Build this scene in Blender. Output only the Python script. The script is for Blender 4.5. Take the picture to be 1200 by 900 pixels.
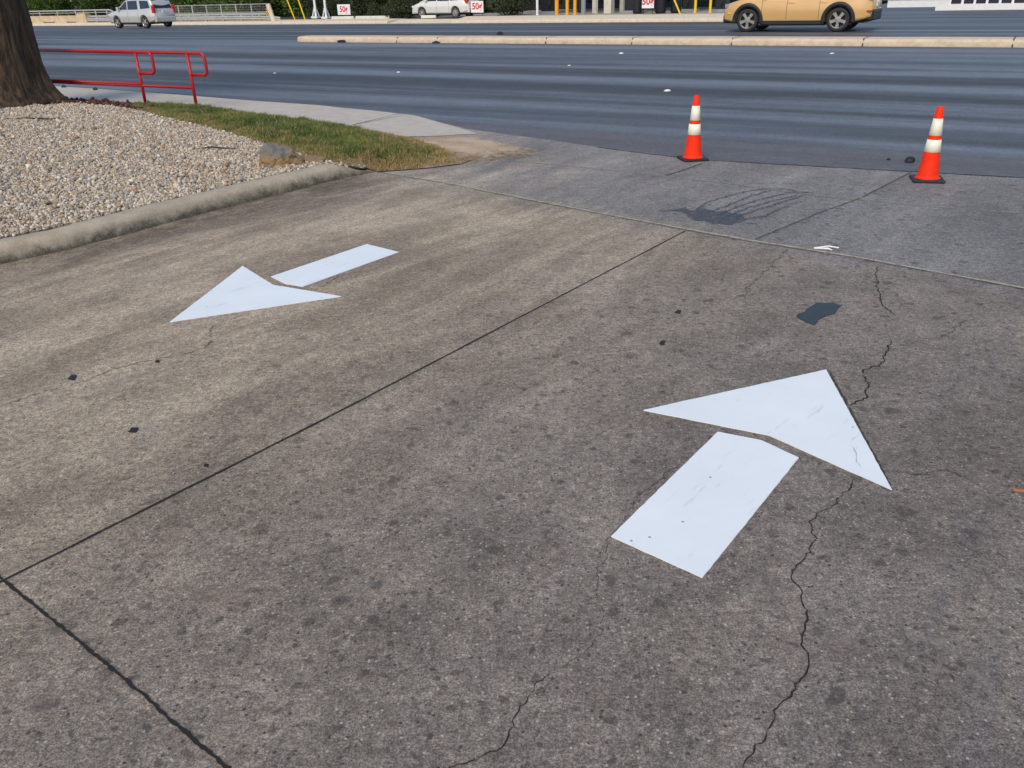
import bpy, bmesh, math, random
import numpy as np
from mathutils import Vector, Matrix, noise as mnoise
random.seed(7); rng = np.random.default_rng(7)
for o in list(bpy.data.objects): bpy.data.objects.remove(o)
scene = bpy.context.scene
C = scene.collection
R = math.radians

# ------------------------------------------------------------------ camera
F = 971.0; HC = 1.75; PIT = math.atan(462 / F); ROL = R(1.65)
_f = np.array([0, math.cos(PIT), -math.sin(PIT)]); _r0 = np.array([1., 0, 0]); _u0 = np.array([0, math.sin(PIT), math.cos(PIT)])
_r = _r0 * math.cos(ROL) - _u0 * math.sin(ROL); _u = _r0 * math.sin(ROL) + _u0 * math.cos(ROL)
cd = bpy.data.cameras.new('camera'); cam = bpy.data.objects.new('camera', cd); C.objects.link(cam)
cd.sensor_width = 36; cd.lens = F / 1200 * 36; cd.clip_end = 2000; cd.clip_start = .05
cam.matrix_world = Matrix(((_r[0], _u[0], -_f[0], 0), (_r[1], _u[1], -_f[1], 0), (_r[2], _u[2], -_f[2], HC), (0, 0, 0, 1)))
scene.camera = cam
# ------------------------------------------------------------------ light
SUN_EL = 46; SUN_AZ = 203          # compass azimuth of the sun, clockwise from +Y
w = bpy.data.worlds.new('World'); scene.world = w; w.use_nodes = True
nt = w.node_tree; bg = nt.nodes['Background']; sky = nt.nodes.new('ShaderNodeTexSky')
sky.sky_type = 'NISHITA'; sky.sun_disc = False; sky.sun_elevation = R(SUN_EL); sky.sun_rotation = R(SUN_AZ)
sky.air_density = 1.0; sky.dust_density = 1.0; sky.ozone_density = 1.5
nt.links.new(sky.outputs[0], bg.inputs[0]); bg.inputs[1].default_value = .12
sl = bpy.data.lights.new('sun', 'SUN'); sl.energy = 1.5; sl.angle = R(22); sl.color = (1, .88, .73)
so = bpy.data.objects.new('sun', sl); C.objects.link(so)
sd = Vector((math.sin(R(SUN_AZ)) * math.cos(R(SUN_EL)), math.cos(R(SUN_AZ)) * math.cos(R(SUN_EL)), math.sin(R(SUN_EL))))
so.rotation_euler = sd.to_track_quat('Z', 'Y').to_euler()
vs = scene.view_settings; vs.view_transform = 'Standard'; vs.look = 'None'; vs.gamma = 1; vs.exposure = 0.55; vs.use_curve_mapping = False

# ------------------------------------------------------------------ coordinates
# street axes: N points across the street, U along it (to the left), A = 32 degrees
AN = R(32); N = np.array([math.sin(AN), math.cos(AN)]); U = np.array([-math.cos(AN), math.sin(AN)])
def sm(x): x = min(1., max(0., x)); return x * x * (3 - 2 * x)
def Hs(s): return .22 * sm((s - 10) / 13) * (1 - sm((s - 33) / 11)) - .012
def ray(px, py): return _f + (px - 600) / F * _r - (py - 450) / F * _u
def G(px, py, z=0.):                       # point of the photograph on a level plane
    d = ray(px, py); t = (z - HC) / d[2]; return Vector((d[0] * t, d[1] * t, z))
def GF(px, py, fz):                        # ... on a height field
    z = 0.
    for i in range(25): p = G(px, py, z); z = .5 * z + .5 * fz(p.x, p.y)
    return Vector((p.x, p.y, z))
def P3(px, py, s):                         # ... on the upright plane parallel to the street
    d = ray(px, py); t = s / (d[0] * N[0] + d[1] * N[1]); return Vector((d[0] * t, d[1] * t, HC + d[2] * t))
def ST(s, t, z=0.): return Vector((N[0] * s + U[0] * t, N[1] * s + U[1] * t, z))
def TPX(px, s, z=0.):                      # street coordinate t seen at picture column px
    lo, hi = -60., 150.
    for i in range(50):
        m = (lo + hi) / 2; p = ST(s, m, z); v = np.array([p.x, p.y, p.z - HC])
        dd = v @ _f
        x = 600 + F * (v @ _r) / dd if dd > .1 else 9999
        if x > px: lo = m
        else: hi = m
    return lo
def zroad(x, y): return Hs(x * N[0] + y * N[1])
def zwalk(x, y): return .004 + .11 * (1 - sm((x + 3.2) / 2.4))
def segd(x, y, a, b):
    dx, dy = b.x - a.x, b.y - a.y; t = max(0, min(1, ((x - a.x) * dx + (y - a.y) * dy) / (dx * dx + dy * dy)))
    return math.hypot(x - a.x - dx * t, y - a.y - dy * t)
_g = [G(436, 201.5), G(443, 201), G(500, 197), G(540, 192), G(562, 184), G(572, 180)]
_w = [GF(-400, 82, zwalk), GF(75, 118, zwalk), GF(320, 138, zwalk), GF(470, 161, zwalk)]
def zbed(x, y):
    z = .008 + (.122 * (1 - sm((x + 2.1) / 2.0)) + .10 * sm((-x - 3) / 5)) * sm(min(segd(x, y, _g[i], _g[i + 1]) for i in range(5)) / .55)
    k = sm(min(segd(x, y, _w[i], _w[i + 1]) for i in range(3)) / .9)
    return k * z + (1 - k) * min(z, zwalk(x, y) + .004)

# ------------------------------------------------------------------ materials
def col(c): return (c[0], c[1], c[2], 1)
class NT:
    def __init__(s, name):
        s.m = bpy.data.materials.new(name); s.m.use_nodes = True; s.t = s.m.node_tree
        s.b = s.t.nodes['Principled BSDF']; s.out = s.t.nodes['Material Output']
        g = s.n('ShaderNodeNewGeometry'); s.pos = g.outputs['Position']
    def n(s, k, **kw):
        x = s.t.nodes.new(k)
        for a, v in kw.items(): setattr(x, a, v)
        return x
    def L(s, a, b): s.t.links.new(a, b)
    def set(s, inp, v):
        if isinstance(v, bpy.types.NodeSocket): s.L(v, inp)
        else: inp.default_value = v
    def math(s, op, a, b=0., c=None, clamp=False):
        x = s.n('ShaderNodeMath', operation=op, use_clamp=clamp); s.set(x.inputs[0], a); s.set(x.inputs[1], b)
        if c is not None: s.set(x.inputs[2], c)
        return x.outputs[0]
    def vec(s, scale=(1, 1, 1), rot=0., src=None):
        x = s.n('ShaderNodeMapping', vector_type='TEXTURE' if rot else 'POINT')
        if rot:
            s.L(src or s.pos, x.inputs[0]); x.inputs['Rotation'].default_value = (0, 0, rot)
            y = s.n('ShaderNodeMapping'); s.L(x.outputs[0], y.inputs[0]); y.inputs['Scale'].default_value = scale; return y.outputs[0]
        s.L(src or s.pos, x.inputs[0]); x.inputs['Scale'].default_value = scale; return x.outputs[0]
    def noise(s, scale, detail=4, rough=.6, v=None, dist=0.):
        x = s.n('ShaderNodeTexNoise'); s.L(v or s.pos, x.inputs['Vector']); x.inputs['Scale'].default_value = scale
        x.inputs['Detail'].default_value = detail; x.inputs['Roughness'].default_value = rough; x.inputs['Distortion'].default_value = dist
        return x.outputs[0]
    def vor(s, scale, v=None, feature='F1', out='Distance', rnd=1.):
        x = s.n('ShaderNodeTexVoronoi', feature=feature, voronoi_dimensions='2D'); s.L(v or s.pos, x.inputs['Vector']); x.inputs['Scale'].default_value = scale
        x.inputs['Randomness'].default_value = rnd
        return x.outputs[out]
    def rng(s, v, a, b, c=0., d=1., smooth=False):
        x = s.n('ShaderNodeMapRange', interpolation_type='SMOOTHSTEP' if smooth else 'LINEAR'); s.set(x.inputs[0], v)
        for i, q in enumerate((a, b, c, d)): x.inputs[i + 1].default_value = q
        return x.outputs[0]
    def mix(s, f, a, b, mode='MIX'):
        x = s.n('ShaderNodeMix', data_type='RGBA', blend_type=mode); s.set(x.inputs[0], f)
        s.set(x.inputs[6], col(a) if isinstance(a, tuple) else a); s.set(x.inputs[7], col(b) if isinstance(b, tuple) else b)
        return x.outputs[2]
    def sepxy(s):
        x = s.n('ShaderNodeSeparateXYZ'); s.L(s.pos, x.inputs[0]); return x.outputs[0], x.outputs[1]
    def lin(s, a, b, c=0.):      # a*x + b*y + c
        X, Y = s.sepxy(); return s.math('ADD', s.math('MULTIPLY', X, a), s.math('MULTIPLY_ADD', Y, b, c))
    def bump(s, h, strength=.4, dist=.003, normal=None):
        x = s.n('ShaderNodeBump'); x.inputs['Strength'].default_value = strength; x.inputs['Distance'].default_value = dist
        s.L(h, x.inputs['Height'])
        if normal: s.L(normal, x.inputs['Normal'])
        s.L(x.outputs[0], s.b.inputs['Normal']); return x.outputs[0]
    def base(s, c): s.set(s.b.inputs['Base Color'], col(c) if isinstance(c, tuple) else c)
    def rough(s, v): s.set(s.b.inputs['Roughness'], v)
    def spec(s, v): s.set(s.b.inputs['Specular IOR Level'], v)

def plain(name, c, rough=.6, metal=0., var=.15, sc=8., spec=.5, coat=0., bump=0.):
    m = NT(name); n = m.noise(sc, 5)
    m.base(m.mix(m.rng(n, .3, .7), tuple(x * (1 - var) for x in c), tuple(min(1, x * (1 + var)) for x in c)))
    m.rough(m.rng(n, .2, .8, max(.02, rough - .07), min(1, rough + .07))); m.b.inputs['Metallic'].default_value = metal; m.spec(spec)
    m.b.inputs['Coat Weight'].default_value = coat
    if bump: m.bump(m.noise(sc * 12, 3), .5, bump)
    return m.m

LANE = R(53)
def concrete():
    m = NT('driveway_concrete')
    gut = m.lin(.69, .724, -5.67)                       # >0 on the apron beyond the pale joint
    bb = m.lin(math.sin(LANE), -math.cos(LANE), 0.)     # across the lanes, -6.7 at the kerb, -2.74 at the joint
    X, Y = m.sepxy()
    big = m.noise(.55, 3, .5); med = m.noise(2.3, 5, .6); fine = m.noise(26, 6, .72); grain = m.noise(170, 3, .75)
    grain2 = m.noise(420, 2, .8); mid2 = m.noise(8, 5, .65)
    streakv = m.vec((.4, 1.7, 1), rot=LANE); streak = m.noise(1.0, 6, .66, streakv, dist=.6)
    streak2 = m.noise(3.2, 4, .6, m.vec((.25, 3., 1), rot=LANE))
    grey = m.mix(m.rng(med, .35, .65), (.192, .158, .128), (.270, .224, .180))
    warm = m.mix(m.rng(streak, .38, .62, smooth=True), (.262, .205, .142), (.475, .382, .272))
    wl = m.rng(m.math('ADD', bb, m.math('MULTIPLY_ADD', big, 2.4, -1.2)), -1.2, -4.2, 0, 1, True)
    c = m.mix(wl, grey, warm)
    # left slab is a bit paler than the right slab
    c = m.mix(m.math('MULTIPLY', m.rng(bb, -2.74, -2.742), .22), c, (.33, .265, .185))
    # cooler traffic-polished apron
    ap = m.mix(m.rng(streak, .32, .66), (.175, .166, .160), (.245, .230, .214))
    gm = m.math('MULTIPLY', m.rng(m.math('ADD', gut, m.math('MULTIPLY_ADD', med, .9, -.45)), -.40, .30, 0, 1, True), m.rng(X, -2.0, .9, .35, .92, True))
    c = m.mix(gm, c, ap)
    # dark right hand lane of oil haze
    oil = m.math('MULTIPLY', m.rng(streak2, .42, .62), m.rng(bb, -1.8, .4, 0, .6, True))
    c = m.mix(oil, c, (.125, .110, .108))
    # dusty film near the sand and the kerb end
    dx = m.math('ADD', X, .9); dy = m.math('ADD', Y, -9.1)
    dd = m.math('SQRT', m.math('ADD', m.math('MULTIPLY', dx, dx), m.math('MULTIPLY', dy, dy)))
    dust = m.math('MULTIPLY', m.rng(m.math('ADD', dd, m.math('MULTIPLY', med, 1.6)), 3.4, 1.1, 0, .7, True), m.rng(streak, .35, .6))
    c = m.mix(dust, c, (.42, .35, .26))
    # streaky dark brown band along the kerb foot
    kb = m.rng(m.math('ADD', m.math('ADD', bb, 6.72), m.math('MULTIPLY_ADD', streak, 1.4, -.7)), .95, .0, 0, 1, True)
    kb = m.math('MULTIPLY', kb, m.rng(gut, .1, -.5)); kb = m.math('MULTIPLY', kb, m.rng(mid2, .3, .6, .35, .85))
    c = m.mix(kb, c, (.075, .054, .037))
    # mottling, aggregate, grit
    patch = m.noise(3.6, 6, .75); mot = m.noise(34, 3, .65); mot2 = m.noise(13, 4, .7); sand_ = m.noise(120, 2, .6); fleck = m.noise(230, 2, .6)
    f = m.rng(big, .38, .62, .90, 1.10)
    for q, lo, hi, a_, b_ in ((patch, .38, .62, .89, 1.11), (streak2, .38, .62, .94, 1.05), (mot2, .36, .64, .86, 1.13), (mot, .37, .63, .76, 1.22), (m.noise(65, 3, .7), .38, .62, .80, 1.19), (sand_, .38, .62, .70, 1.31), (fleck, .38, .62, .68, 1.36)):
        f = m.math('MULTIPLY', f, m.rng(q, lo, hi, a_, b_))
    sca = m.n('ShaderNodeVectorMath', operation='SCALE'); m.L(c, sca.inputs[0]); m.L(f, sca.inputs[3]); c = sca.outputs[0]
    # rusty brown tint clouds and pale worn cement clouds
    c = m.mix(m.rng(m.noise(1.7, 6, .7), .56, .70, 0, .30), c, (.215, .150, .105))
    c = m.mix(m.rng(m.noise(2.6, 7, .78), .56, .68, 0, .35), c, (.36, .32, .27))
    wv = m.vor(48); wr = m.vor(48, out='Color')
    sx = m.n('ShaderNodeSeparateColor'); m.L(wr, sx.inputs[0])
    white = m.math('MULTIPLY', m.rng(wv, .24, .12), m.math('GREATER_THAN', sx.outputs[0], .93))
    c = m.mix(m.math('MULTIPLY', white, .7), c, (.60, .53, .44))
    dark = m.math('MULTIPLY', m.rng(wv, .30, .16), m.math('LESS_THAN', sx.outputs[1], .06))
    c = m.mix(m.math('MULTIPLY', dark, .8), c, (.035, .030, .026))
    # old gum and oil spots, more to the right
    nz = m.n('ShaderNodeTexNoise'); nz.inputs['Scale'].default_value = 11; nz.inputs['Detail'].default_value = 4; m.L(m.pos, nz.inputs['Vector'])
    vo = m.n('ShaderNodeVectorMath', operation='MULTIPLY_ADD'); m.L(nz.outputs['Color'], vo.inputs[0]); vo.inputs[1].default_value = (.09, .09, .09); m.L(m.pos, vo.inputs[2])
    flat = m.n('ShaderNodeVectorMath', operation='MULTIPLY'); m.L(vo.outputs[0], flat.inputs[0]); flat.inputs[1].default_value = (1, 1, 0)
    for sc_, th, r0_, r1_, amt in ((2.7, .40, .01, .085, .60), (5.3, .50, .02, .12, .62), (10.3, .60, .03, .17, .62), (21., .72, .05, .22, .66)):
        v1 = m.vor(sc_, flat.outputs[0]); r1 = m.vor(sc_, flat.outputs[0], out='Color'); s1 = m.n('ShaderNodeSeparateColor'); m.L(r1, s1.inputs[0])
        rr = m.rng(s1.outputs[1], 0, 1, r0_, r1_)
        g_ = m.math('MULTIPLY', m.rng(m.math('SUBTRACT', v1, rr), .045, -.015, 0, 1, True), m.rng(s1.outputs[0], th, th + .16, 0, 1))
        g_ = m.math('MULTIPLY', g_, m.rng(bb, -5.0, -2.0, .10, 1.)); g_ = m.math('MULTIPLY', g_, m.rng(mot2, .36, .52, .6, 1))
        c = m.mix(m.math('MULTIPLY', g_, amt, clamp=True), c, (.056, .046, .041))
    m.base(c)
    m.rough(m.rng(fine, .3, .7, .72, .92)); m.spec(.35)
    h = m.math('ADD', m.math('MULTIPLY', fine, 1.2), m.math('ADD', m.math('MULTIPLY', grain, .8), m.math('MULTIPLY', grain2, .3)))
    m.bump(h, .9, .006)
    return m.m
def asphalt():
    m = NT('street_asphalt')
    s = m.lin(N[0], N[1]); X, Y = m.sepxy()
    rot = math.atan2(U[1], U[0])
    long1 = m.noise(1.0, 3, .5, m.vec((.022, .85, 1), rot=rot), dist=.0); long2 = m.noise(1., 4, .6, m.vec((.06, 2.1, 1), rot=rot), dist=.1)
    lanes = m.math('SINE', m.math('MULTIPLY_ADD', s, 2 * math.pi / 1.75, 1.2))
    pol = m.math('ADD', m.math('MULTIPLY', lanes, m.rng(m.noise(.25, 2), .4, .6, .01, .08)), m.math('ADD', long1, m.math('MULTIPLY_ADD', long2, .30, -.15)))
    grain = m.noise(90, 3, .8); med = m.noise(1.2, 5, .65)
    c = m.mix(m.rng(pol, .36, .66, 0, 1, True), (.046, .048, .052), (.132, .143, .156))  # polish bands; the bluish sky reflection is painted into their colour
    c = m.mix(m.rng(med, .45, .75, 0, .35), c, (.085, .088, .092))
    # unpolished strip along the gutter
    gu = m.rng(m.math('ADD', s, m.math('MULTIPLY_ADD', med, .5, -.25)), 10.75, 10.2, 0, .85, True)
    c = m.mix(gu, c, (.110, .100, .096))
    sca = m.n('ShaderNodeVectorMath', operation='SCALE'); m.L(c, sca.inputs[0]); m.L(m.math('MULTIPLY', m.rng(grain, .36, .64, .55, 1.5), m.math('MULTIPLY', m.rng(m.noise(22, 4, .85), .38, .62, .74, 1.26), m.rng(m.noise(4, 5, .7), .35, .65, .88, 1.12))), sca.inputs[3]); c = sca.outputs[0]
    # brown dust line against the median's left end
    m.base(c); m.rough(m.rng(pol, .35, .72, .72, .5)); m.spec(.5)
    m.bump(m.math('ADD', grain, m.math('MULTIPLY', med, .4)), .35, .004)
    return m.m
def kerbmat(name, c1, c2, dirt=(.07, .055, .04), zlo=-.01, zhi=.07, amt=.8):
    m = NT(name); n = m.noise(5, 5, .65); f = m.noise(70, 4, .75); X = m.n('ShaderNodeSeparateXYZ'); m.L(m.pos, X.inputs[0])
    c = m.mix(m.rng(n, .3, .7), c1, c2)
    d = m.rng(m.math('ADD', X.outputs[2], m.math('MULTIPLY_ADD', m.noise(6, 6, .75), .30, -.15)), zhi, zlo, 0, amt, True)
    c = m.mix(d, c, dirt); c = m.mix(m.rng(f, .5, .75, 0, .4), c, tuple(min(1, x * 1.5) for x in c2)); c = m.mix(m.rng(f, .45, .25, 0, .4), c, tuple(x * .4 for x in c1))
    m.base(c); m.rough(.85); m.bump(f, .5, .006); return m.m
def attrmat(name, rough=.8, spec=.3, transl=0.):
    m = NT(name); a = m.n('ShaderNodeAttribute', attribute_name='tint'); m.base(a.outputs['Color']); m.rough(rough); m.spec(spec)
    if transl:
        t = m.n('ShaderNodeBsdfTranslucent'); m.L(a.outputs['Color'], t.inputs[0]); x = m.n('ShaderNodeMixShader'); x.inputs[0].default_value = transl
        m.L(m.b.outputs[0], x.inputs[1]); m.L(t.outputs[0], x.inputs[2]); m.L(x.outputs[0], m.out.inputs[0])
    return m.m
def paintmat():
    m = NT('white_marking_paint'); f = m.noise(40, 4, .7); b = m.noise(2.2, 4); st = m.noise(6, 4, .7, m.vec((.5, 3, 1), rot=R(50)))
    c = m.mix(m.rng(b, .3, .7), (.75, .785, .775), (.82, .845, .825))
    c = m.mix(m.rng(st, .60, .72, 0, .40), c, (.40, .45, .47)); c = m.mix(m.rng(f, .68, .8, 0, .4), c, (.42, .44, .45))
    v = m.vor(30); vr = m.vor(30, out='Color'); s = m.n('ShaderNodeSeparateColor'); m.L(vr, s.inputs[0])
    c = m.mix(m.math('MULTIPLY', m.rng(v, .2, .1), m.math('GREATER_THAN', s.outputs[0], .994)), c, (.30, .29, .28))
    m.base(c); m.rough(.45); m.bump(m.noise(160, 2, .7), .25, .002); return m.m
def stainmat(name, c, amt, lo=.35, hi=.6, sc=10, rough=.7):
    m = NT(name); m.base(c); m.rough(rough); n = m.noise(sc, 4, .7)
    t = m.n('ShaderNodeBsdfTransparent'); x = m.n('ShaderNodeMixShader'); m.set(x.inputs[0], m.rng(n, lo, hi, 0, amt))
    m.L(t.outputs[0], x.inputs[1]); m.L(m.b.outputs[0], x.inputs[2]); m.L(x.outputs[0], m.out.inputs[0]); return m.m
def barkmat():
    m = NT('bark'); v = m.vec((9, 9, 1.3)); n = m.noise(1.6, 6, .7, v); r = m.noise(4, 5, .7, m.vec((7, 7, 1.0)), 1.)
    c = m.mix(m.rng(n, .38, .62), (.016, .010, .006), (.115, .070, .036)); c = m.mix(m.rng(r, .55, .75, 0, .5), c, (.12, .082, .05))
    m.base(c); m.rough(.9); m.bump(m.math('ADD', n, m.math('MULTIPLY', r, .5)), 1., .05); return m.m

M = dict(concrete=concrete(), asphalt=asphalt(), paint=paintmat(), bark=barkmat())
M['kerb'] = kerbmat('kerb_concrete', (.34, .275, .19), (.50, .42, .30), zlo=-.01, zhi=.115, amt=.95)
M['walk'] = kerbmat('sidewalk_concrete', (.42, .375, .30), (.53, .475, .385), zlo=-1, zhi=-.9, amt=0)
M['median'] = kerbmat('median_concrete', (.50, .38, .26), (.68, .54, .38), dirt=(.30, .20, .11), zlo=.16, zhi=.30, amt=.55)  # warm sunlight is put into the median's base colour
M['farkerb'] = kerbmat('far_kerb_concrete', (.58, .47, .33), (.74, .62, .46), dirt=(.36, .27, .17), zlo=-.05, zhi=.06, amt=.4)  # sunlit warmth of the far kerb, mixed into its base colour
M['parapet'] = plain('bridge_concrete', (.55, .42, .26), .85, var=.2, sc=2)
M['gravelbed'] = kerbmat('gravel_bed_soil', (.16, .125, .09), (.24, .19, .14), zlo=-2, zhi=-1, amt=0)
M['soil'] = plain('soil', (.05, .045, .03), .95, var=.4, sc=3)
M['turf'] = plain('turf_soil', (.24, .17, .095), .95, var=.4, sc=12)
M['stone'] = attrmat('gravel_stones', .8); M['blade'] = attrmat('grass_blades', .6, .3, .35); M['leaf'] = attrmat('leaves', .55, .3, .3); M['chip'] = attrmat('bark_chips', .9)
M['red'] = plain('red_gloss_enamel', (.42, .010, .012), .4, var=.12, sc=9)
M['orange'] = plain('cone_orange', (.92, .032, .004), .6, var=.12, sc=9, spec=.2)
M['reflective'] = plain('reflective_white', (.86, .80, .62), .5, var=.10, sc=14)
M['rubber'] = plain('black_rubber', (.02, .02, .021), .7, var=.3, sc=14)
M['glass'] = plain('dark_glass', (.012, .016, .022), .08, var=.1, spec=.8)
M['gold'] = plain('gold_paint', (.68, .40, .15), .42, var=.03, sc=1, metal=.15, coat=.6)
M['silver'] = plain('silver_paint', (.60, .575, .51), .35, var=.03, sc=1, metal=.35, coat=.5)
M['pearl'] = plain('pearl_paint', (.70, .68, .62), .35, var=.03, sc=1, metal=.1, coat=.5)
M['plastic'] = plain('black_plastic', (.014, .014, .016), .6, var=.2)
M['alloy'] = plain('alloy_wheel', (.42, .39, .35), .3, metal=.7, var=.1)
M['chrome'] = plain('chrome', (.7, .7, .7), .2, metal=1., var=.05)
M['redlens'] = plain('red_lens', (.55, .01, .02), .2, var=.1); M['amber'] = plain('amber_lens', (.9, .5, .03), .25, var=.1); M['clear'] = plain('clear_lens', (.7, .72, .74), .15, var=.1)
M['plate'] = plain('plate_white', (.7, .7, .68), .5)
M['galv'] = plain('galvanised_steel', (.48, .46, .41), .55, metal=.3, var=.15, sc=3)
M['yellow'] = plain('yellow_paint', (.85, .56, .02), .5, var=.08); M['ochre'] = plain('orange_yellow_paint', (.80, .36, .02), .5, var=.1)
M['white'] = plain('white_paint', (.78, .77, .73), .6, var=.06, sc=4); M['cream'] = plain('cream_paint', (.68, .62, .50), .7, var=.1, sc=3)
M['black'] = plain('black_paint', (.008, .008, .010), .55, var=.3); M['grey'] = plain('grey_paint', (.25, .27, .29), .5, var=.1)
M['signred'] = plain('sign_red', (.62, .01, .05), .5, var=.05); M['lot'] = plain('lot_concrete', (.32, .29, .25), .9, var=.2, sc=1)
M['rock'] = kerbmat('boulder_stone', (.12, .112, .10), (.22, .20, .175), dirt=(.25, .15, .06), zlo=.20, zhi=.30, amt=.95)
def sandmat():
    m = NT('sand_dirt'); n = m.noise(3, 5, .65); g = m.noise(80, 3, .7); c = m.mix(m.rng(n, .35, .65), (.37, .26, .16), (.55, .42, .28)); c = m.mix(m.rng(g, .45, .3, 0, .5), c, (.15, .10, .06)); m.base(c); m.rough(.95); m.bump(g, .6, .006)
    a = m.n('ShaderNodeAttribute', attribute_name='tint'); t = m.n('ShaderNodeBsdfTransparent'); x = m.n('ShaderNodeMixShader')
    e = m.math('ADD', a.outputs['Fac'], m.math('MULTIPLY_ADD', m.noise(14, 5, .7), 1.6, -.8)); m.set(x.inputs[0], m.rng(e, .10, .95))
    m.L(t.outputs[0], x.inputs[1]); m.L(m.b.outputs[0], x.inputs[2]); m.L(x.outputs[0], m.out.inputs[0]); return m.m
M['sand'] = sandmat()
M['jdark'] = stainmat('joint_shadow_filler', (.016, .013, .011), 1., .25, .36, 14, .95)
M['jpale'] = stainmat('pale_joint_grout', (.42, .38, .29), .85, .30, .52, 12, .9)
M['jfaint'] = stainmat('faint_joint_line', (.30, .275, .235), .7, .35, .6, 8, .9)
M['jgap'] = stainmat('grey_joint_gap', (.05, .045, .04), .9, .30, .5, 16, .95)
M['crack'] = stainmat('crack_shadow', (.016, .012, .010), .95, .33, .47, 16, .95)
M['crackthin'] = stainmat('hairline_crack_shadow', (.050, .041, .034), .65, .38, .55, 14, .95)
M['wet'] = stainmat('oily_stain', (.048, .047, .049), .80, .26, .60, 22, .45)
M['tar'] = plain('tar', (.030, .040, .046), .6, var=.35, sc=25, bump=.003)
M['tarblack'] = plain('black_gum', (.012, .012, .013), .7, var=.3, sc=60)

# ------------------------------------------------------------------ object helpers
def link(name, me, parent=None, m=None, smooth=False):
    if m is not None: me.materials.append(m)
    if smooth: me.polygons.foreach_set('use_smooth', [True] * len(me.polygons))
    o = bpy.data.objects.new(name, me); C.objects.link(o)
    if parent: o.parent = parent
    return o
def mesh(name, v, f, m=None, parent=None, smooth=False):
    me = bpy.data.meshes.new(name); me.from_pydata([tuple(q) for q in v], [], f); me.update(); return link(name, me, parent, m, smooth)
def bmo(name, bm, m=None, parent=None, smooth=False):
    me = bpy.data.meshes.new(name); bmesh.ops.recalc_face_normals(bm, faces=bm.faces); bm.to_mesh(me); bm.free(); return link(name, me, parent, m, smooth)
def tag(o, label=None, cat=None, group=None, kind=None):
    if label: o['label'] = label
    if cat: o['category'] = cat
    if group: o['group'] = group
    if kind: o['kind'] = kind
    return o
def empty(name, loc, rz=0., **k):
    o = bpy.data.objects.new(name, None); C.objects.link(o); o.location = loc; o.rotation_euler = (0, 0, rz); o.empty_display_size = .2; tag(o, **k); return o
def struct(o): o['kind'] = 'structure'; return o
def box(bm, a, b, M4=None):
    v = [bm.verts.new((x, y, z)) for x in (a[0], b[0]) for y in (a[1], b[1]) for z in (a[2], b[2])]
    for q in ((0, 1, 3, 2), (4, 6, 7, 5), (0, 4, 5, 1), (2, 3, 7, 6), (0, 2, 6, 4), (1, 5, 7, 3)): bm.faces.new([v[i] for i in q])
    if M4 is not None:
        for q in v: q.co = M4 @ q.co
    return v
def tube(bm, pts, r, n=10, cap=True):
    pts = [Vector(p) for p in pts]; rs = r if isinstance(r, (list, tuple)) else [r] * len(pts); rings = []
    t0 = (pts[1] - pts[0]).normalized(); up = Vector((0, 0, 1)) if abs(t0.z) < .9 else Vector((1, 0, 0)); a = t0.cross(up).normalized()
    for i, p in enumerate(pts):
        t = ((pts[min(i + 1, len(pts) - 1)] - pts[max(i - 1, 0)])).normalized(); a = (a - t * a.dot(t)).normalized(); b = t.cross(a)
        rings.append([bm.verts.new(p + (a * math.cos(2 * math.pi * k / n) + b * math.sin(2 * math.pi * k / n)) * rs[i]) for k in range(n)])
    for i in range(len(rings) - 1):
        for k in range(n): bm.faces.new((rings[i][k], rings[i][(k + 1) % n], rings[i + 1][(k + 1) % n], rings[i + 1][k]))
    if cap: bm.faces.new(rings[0][::-1]); bm.faces.new(rings[-1])
def lathe(bm, prof, n=32, axis='z', caps=False):
    rings = []
    for (r, h) in prof:
        ring = []
        for k in range(n):
            a = 2 * math.pi * k / n
            p = (r * math.cos(a), r * math.sin(a), h) if axis == 'z' else (r * math.cos(a), h, r * math.sin(a))
            ring.append(bm.verts.new(p))
        rings.append(ring)
    for i in range(len(rings) - 1):
        for k in range(n): bm.faces.new((rings[i][k], rings[i][(k + 1) % n], rings[i + 1][(k + 1) % n], rings[i + 1][k]))
    if caps: bm.faces.new(rings[0][::-1]); bm.faces.new(rings[-1])
def prism(bm, pts, z0, z1):
    lo = [bm.verts.new((p[0], p[1], z0 if not callable(z0) else z0(p))) for p in pts]; hi = [bm.verts.new((p[0], p[1], z1)) for p in pts]
    bm.faces.new(hi); bm.faces.new(lo[::-1])
    for i in range(len(pts)): j = (i + 1) % len(pts); bm.faces.new((lo[i], lo[j], hi[j], hi[i]))
def bevel(o, wd=.01, seg=2, ang=35):
    b = o.modifiers.new('b', 'BEVEL'); b.width = wd; b.segments = seg; b.limit_method = 'ANGLE'; b.angle_limit = R(ang); return o
def inpoly(x, y, poly):
    r = np.zeros(x.shape, bool); n = len(poly); j = n - 1
    for i in range(n):
        xi, yi = poly[i][0], poly[i][1]; xj, yj = poly[j][0], poly[j][1]
        c = ((yi > y) != (yj > y)) & (x < (xj - xi) * (y - yi) / (yj - yi + 1e-12) + xi); r ^= c; j = i
    return r
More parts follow.
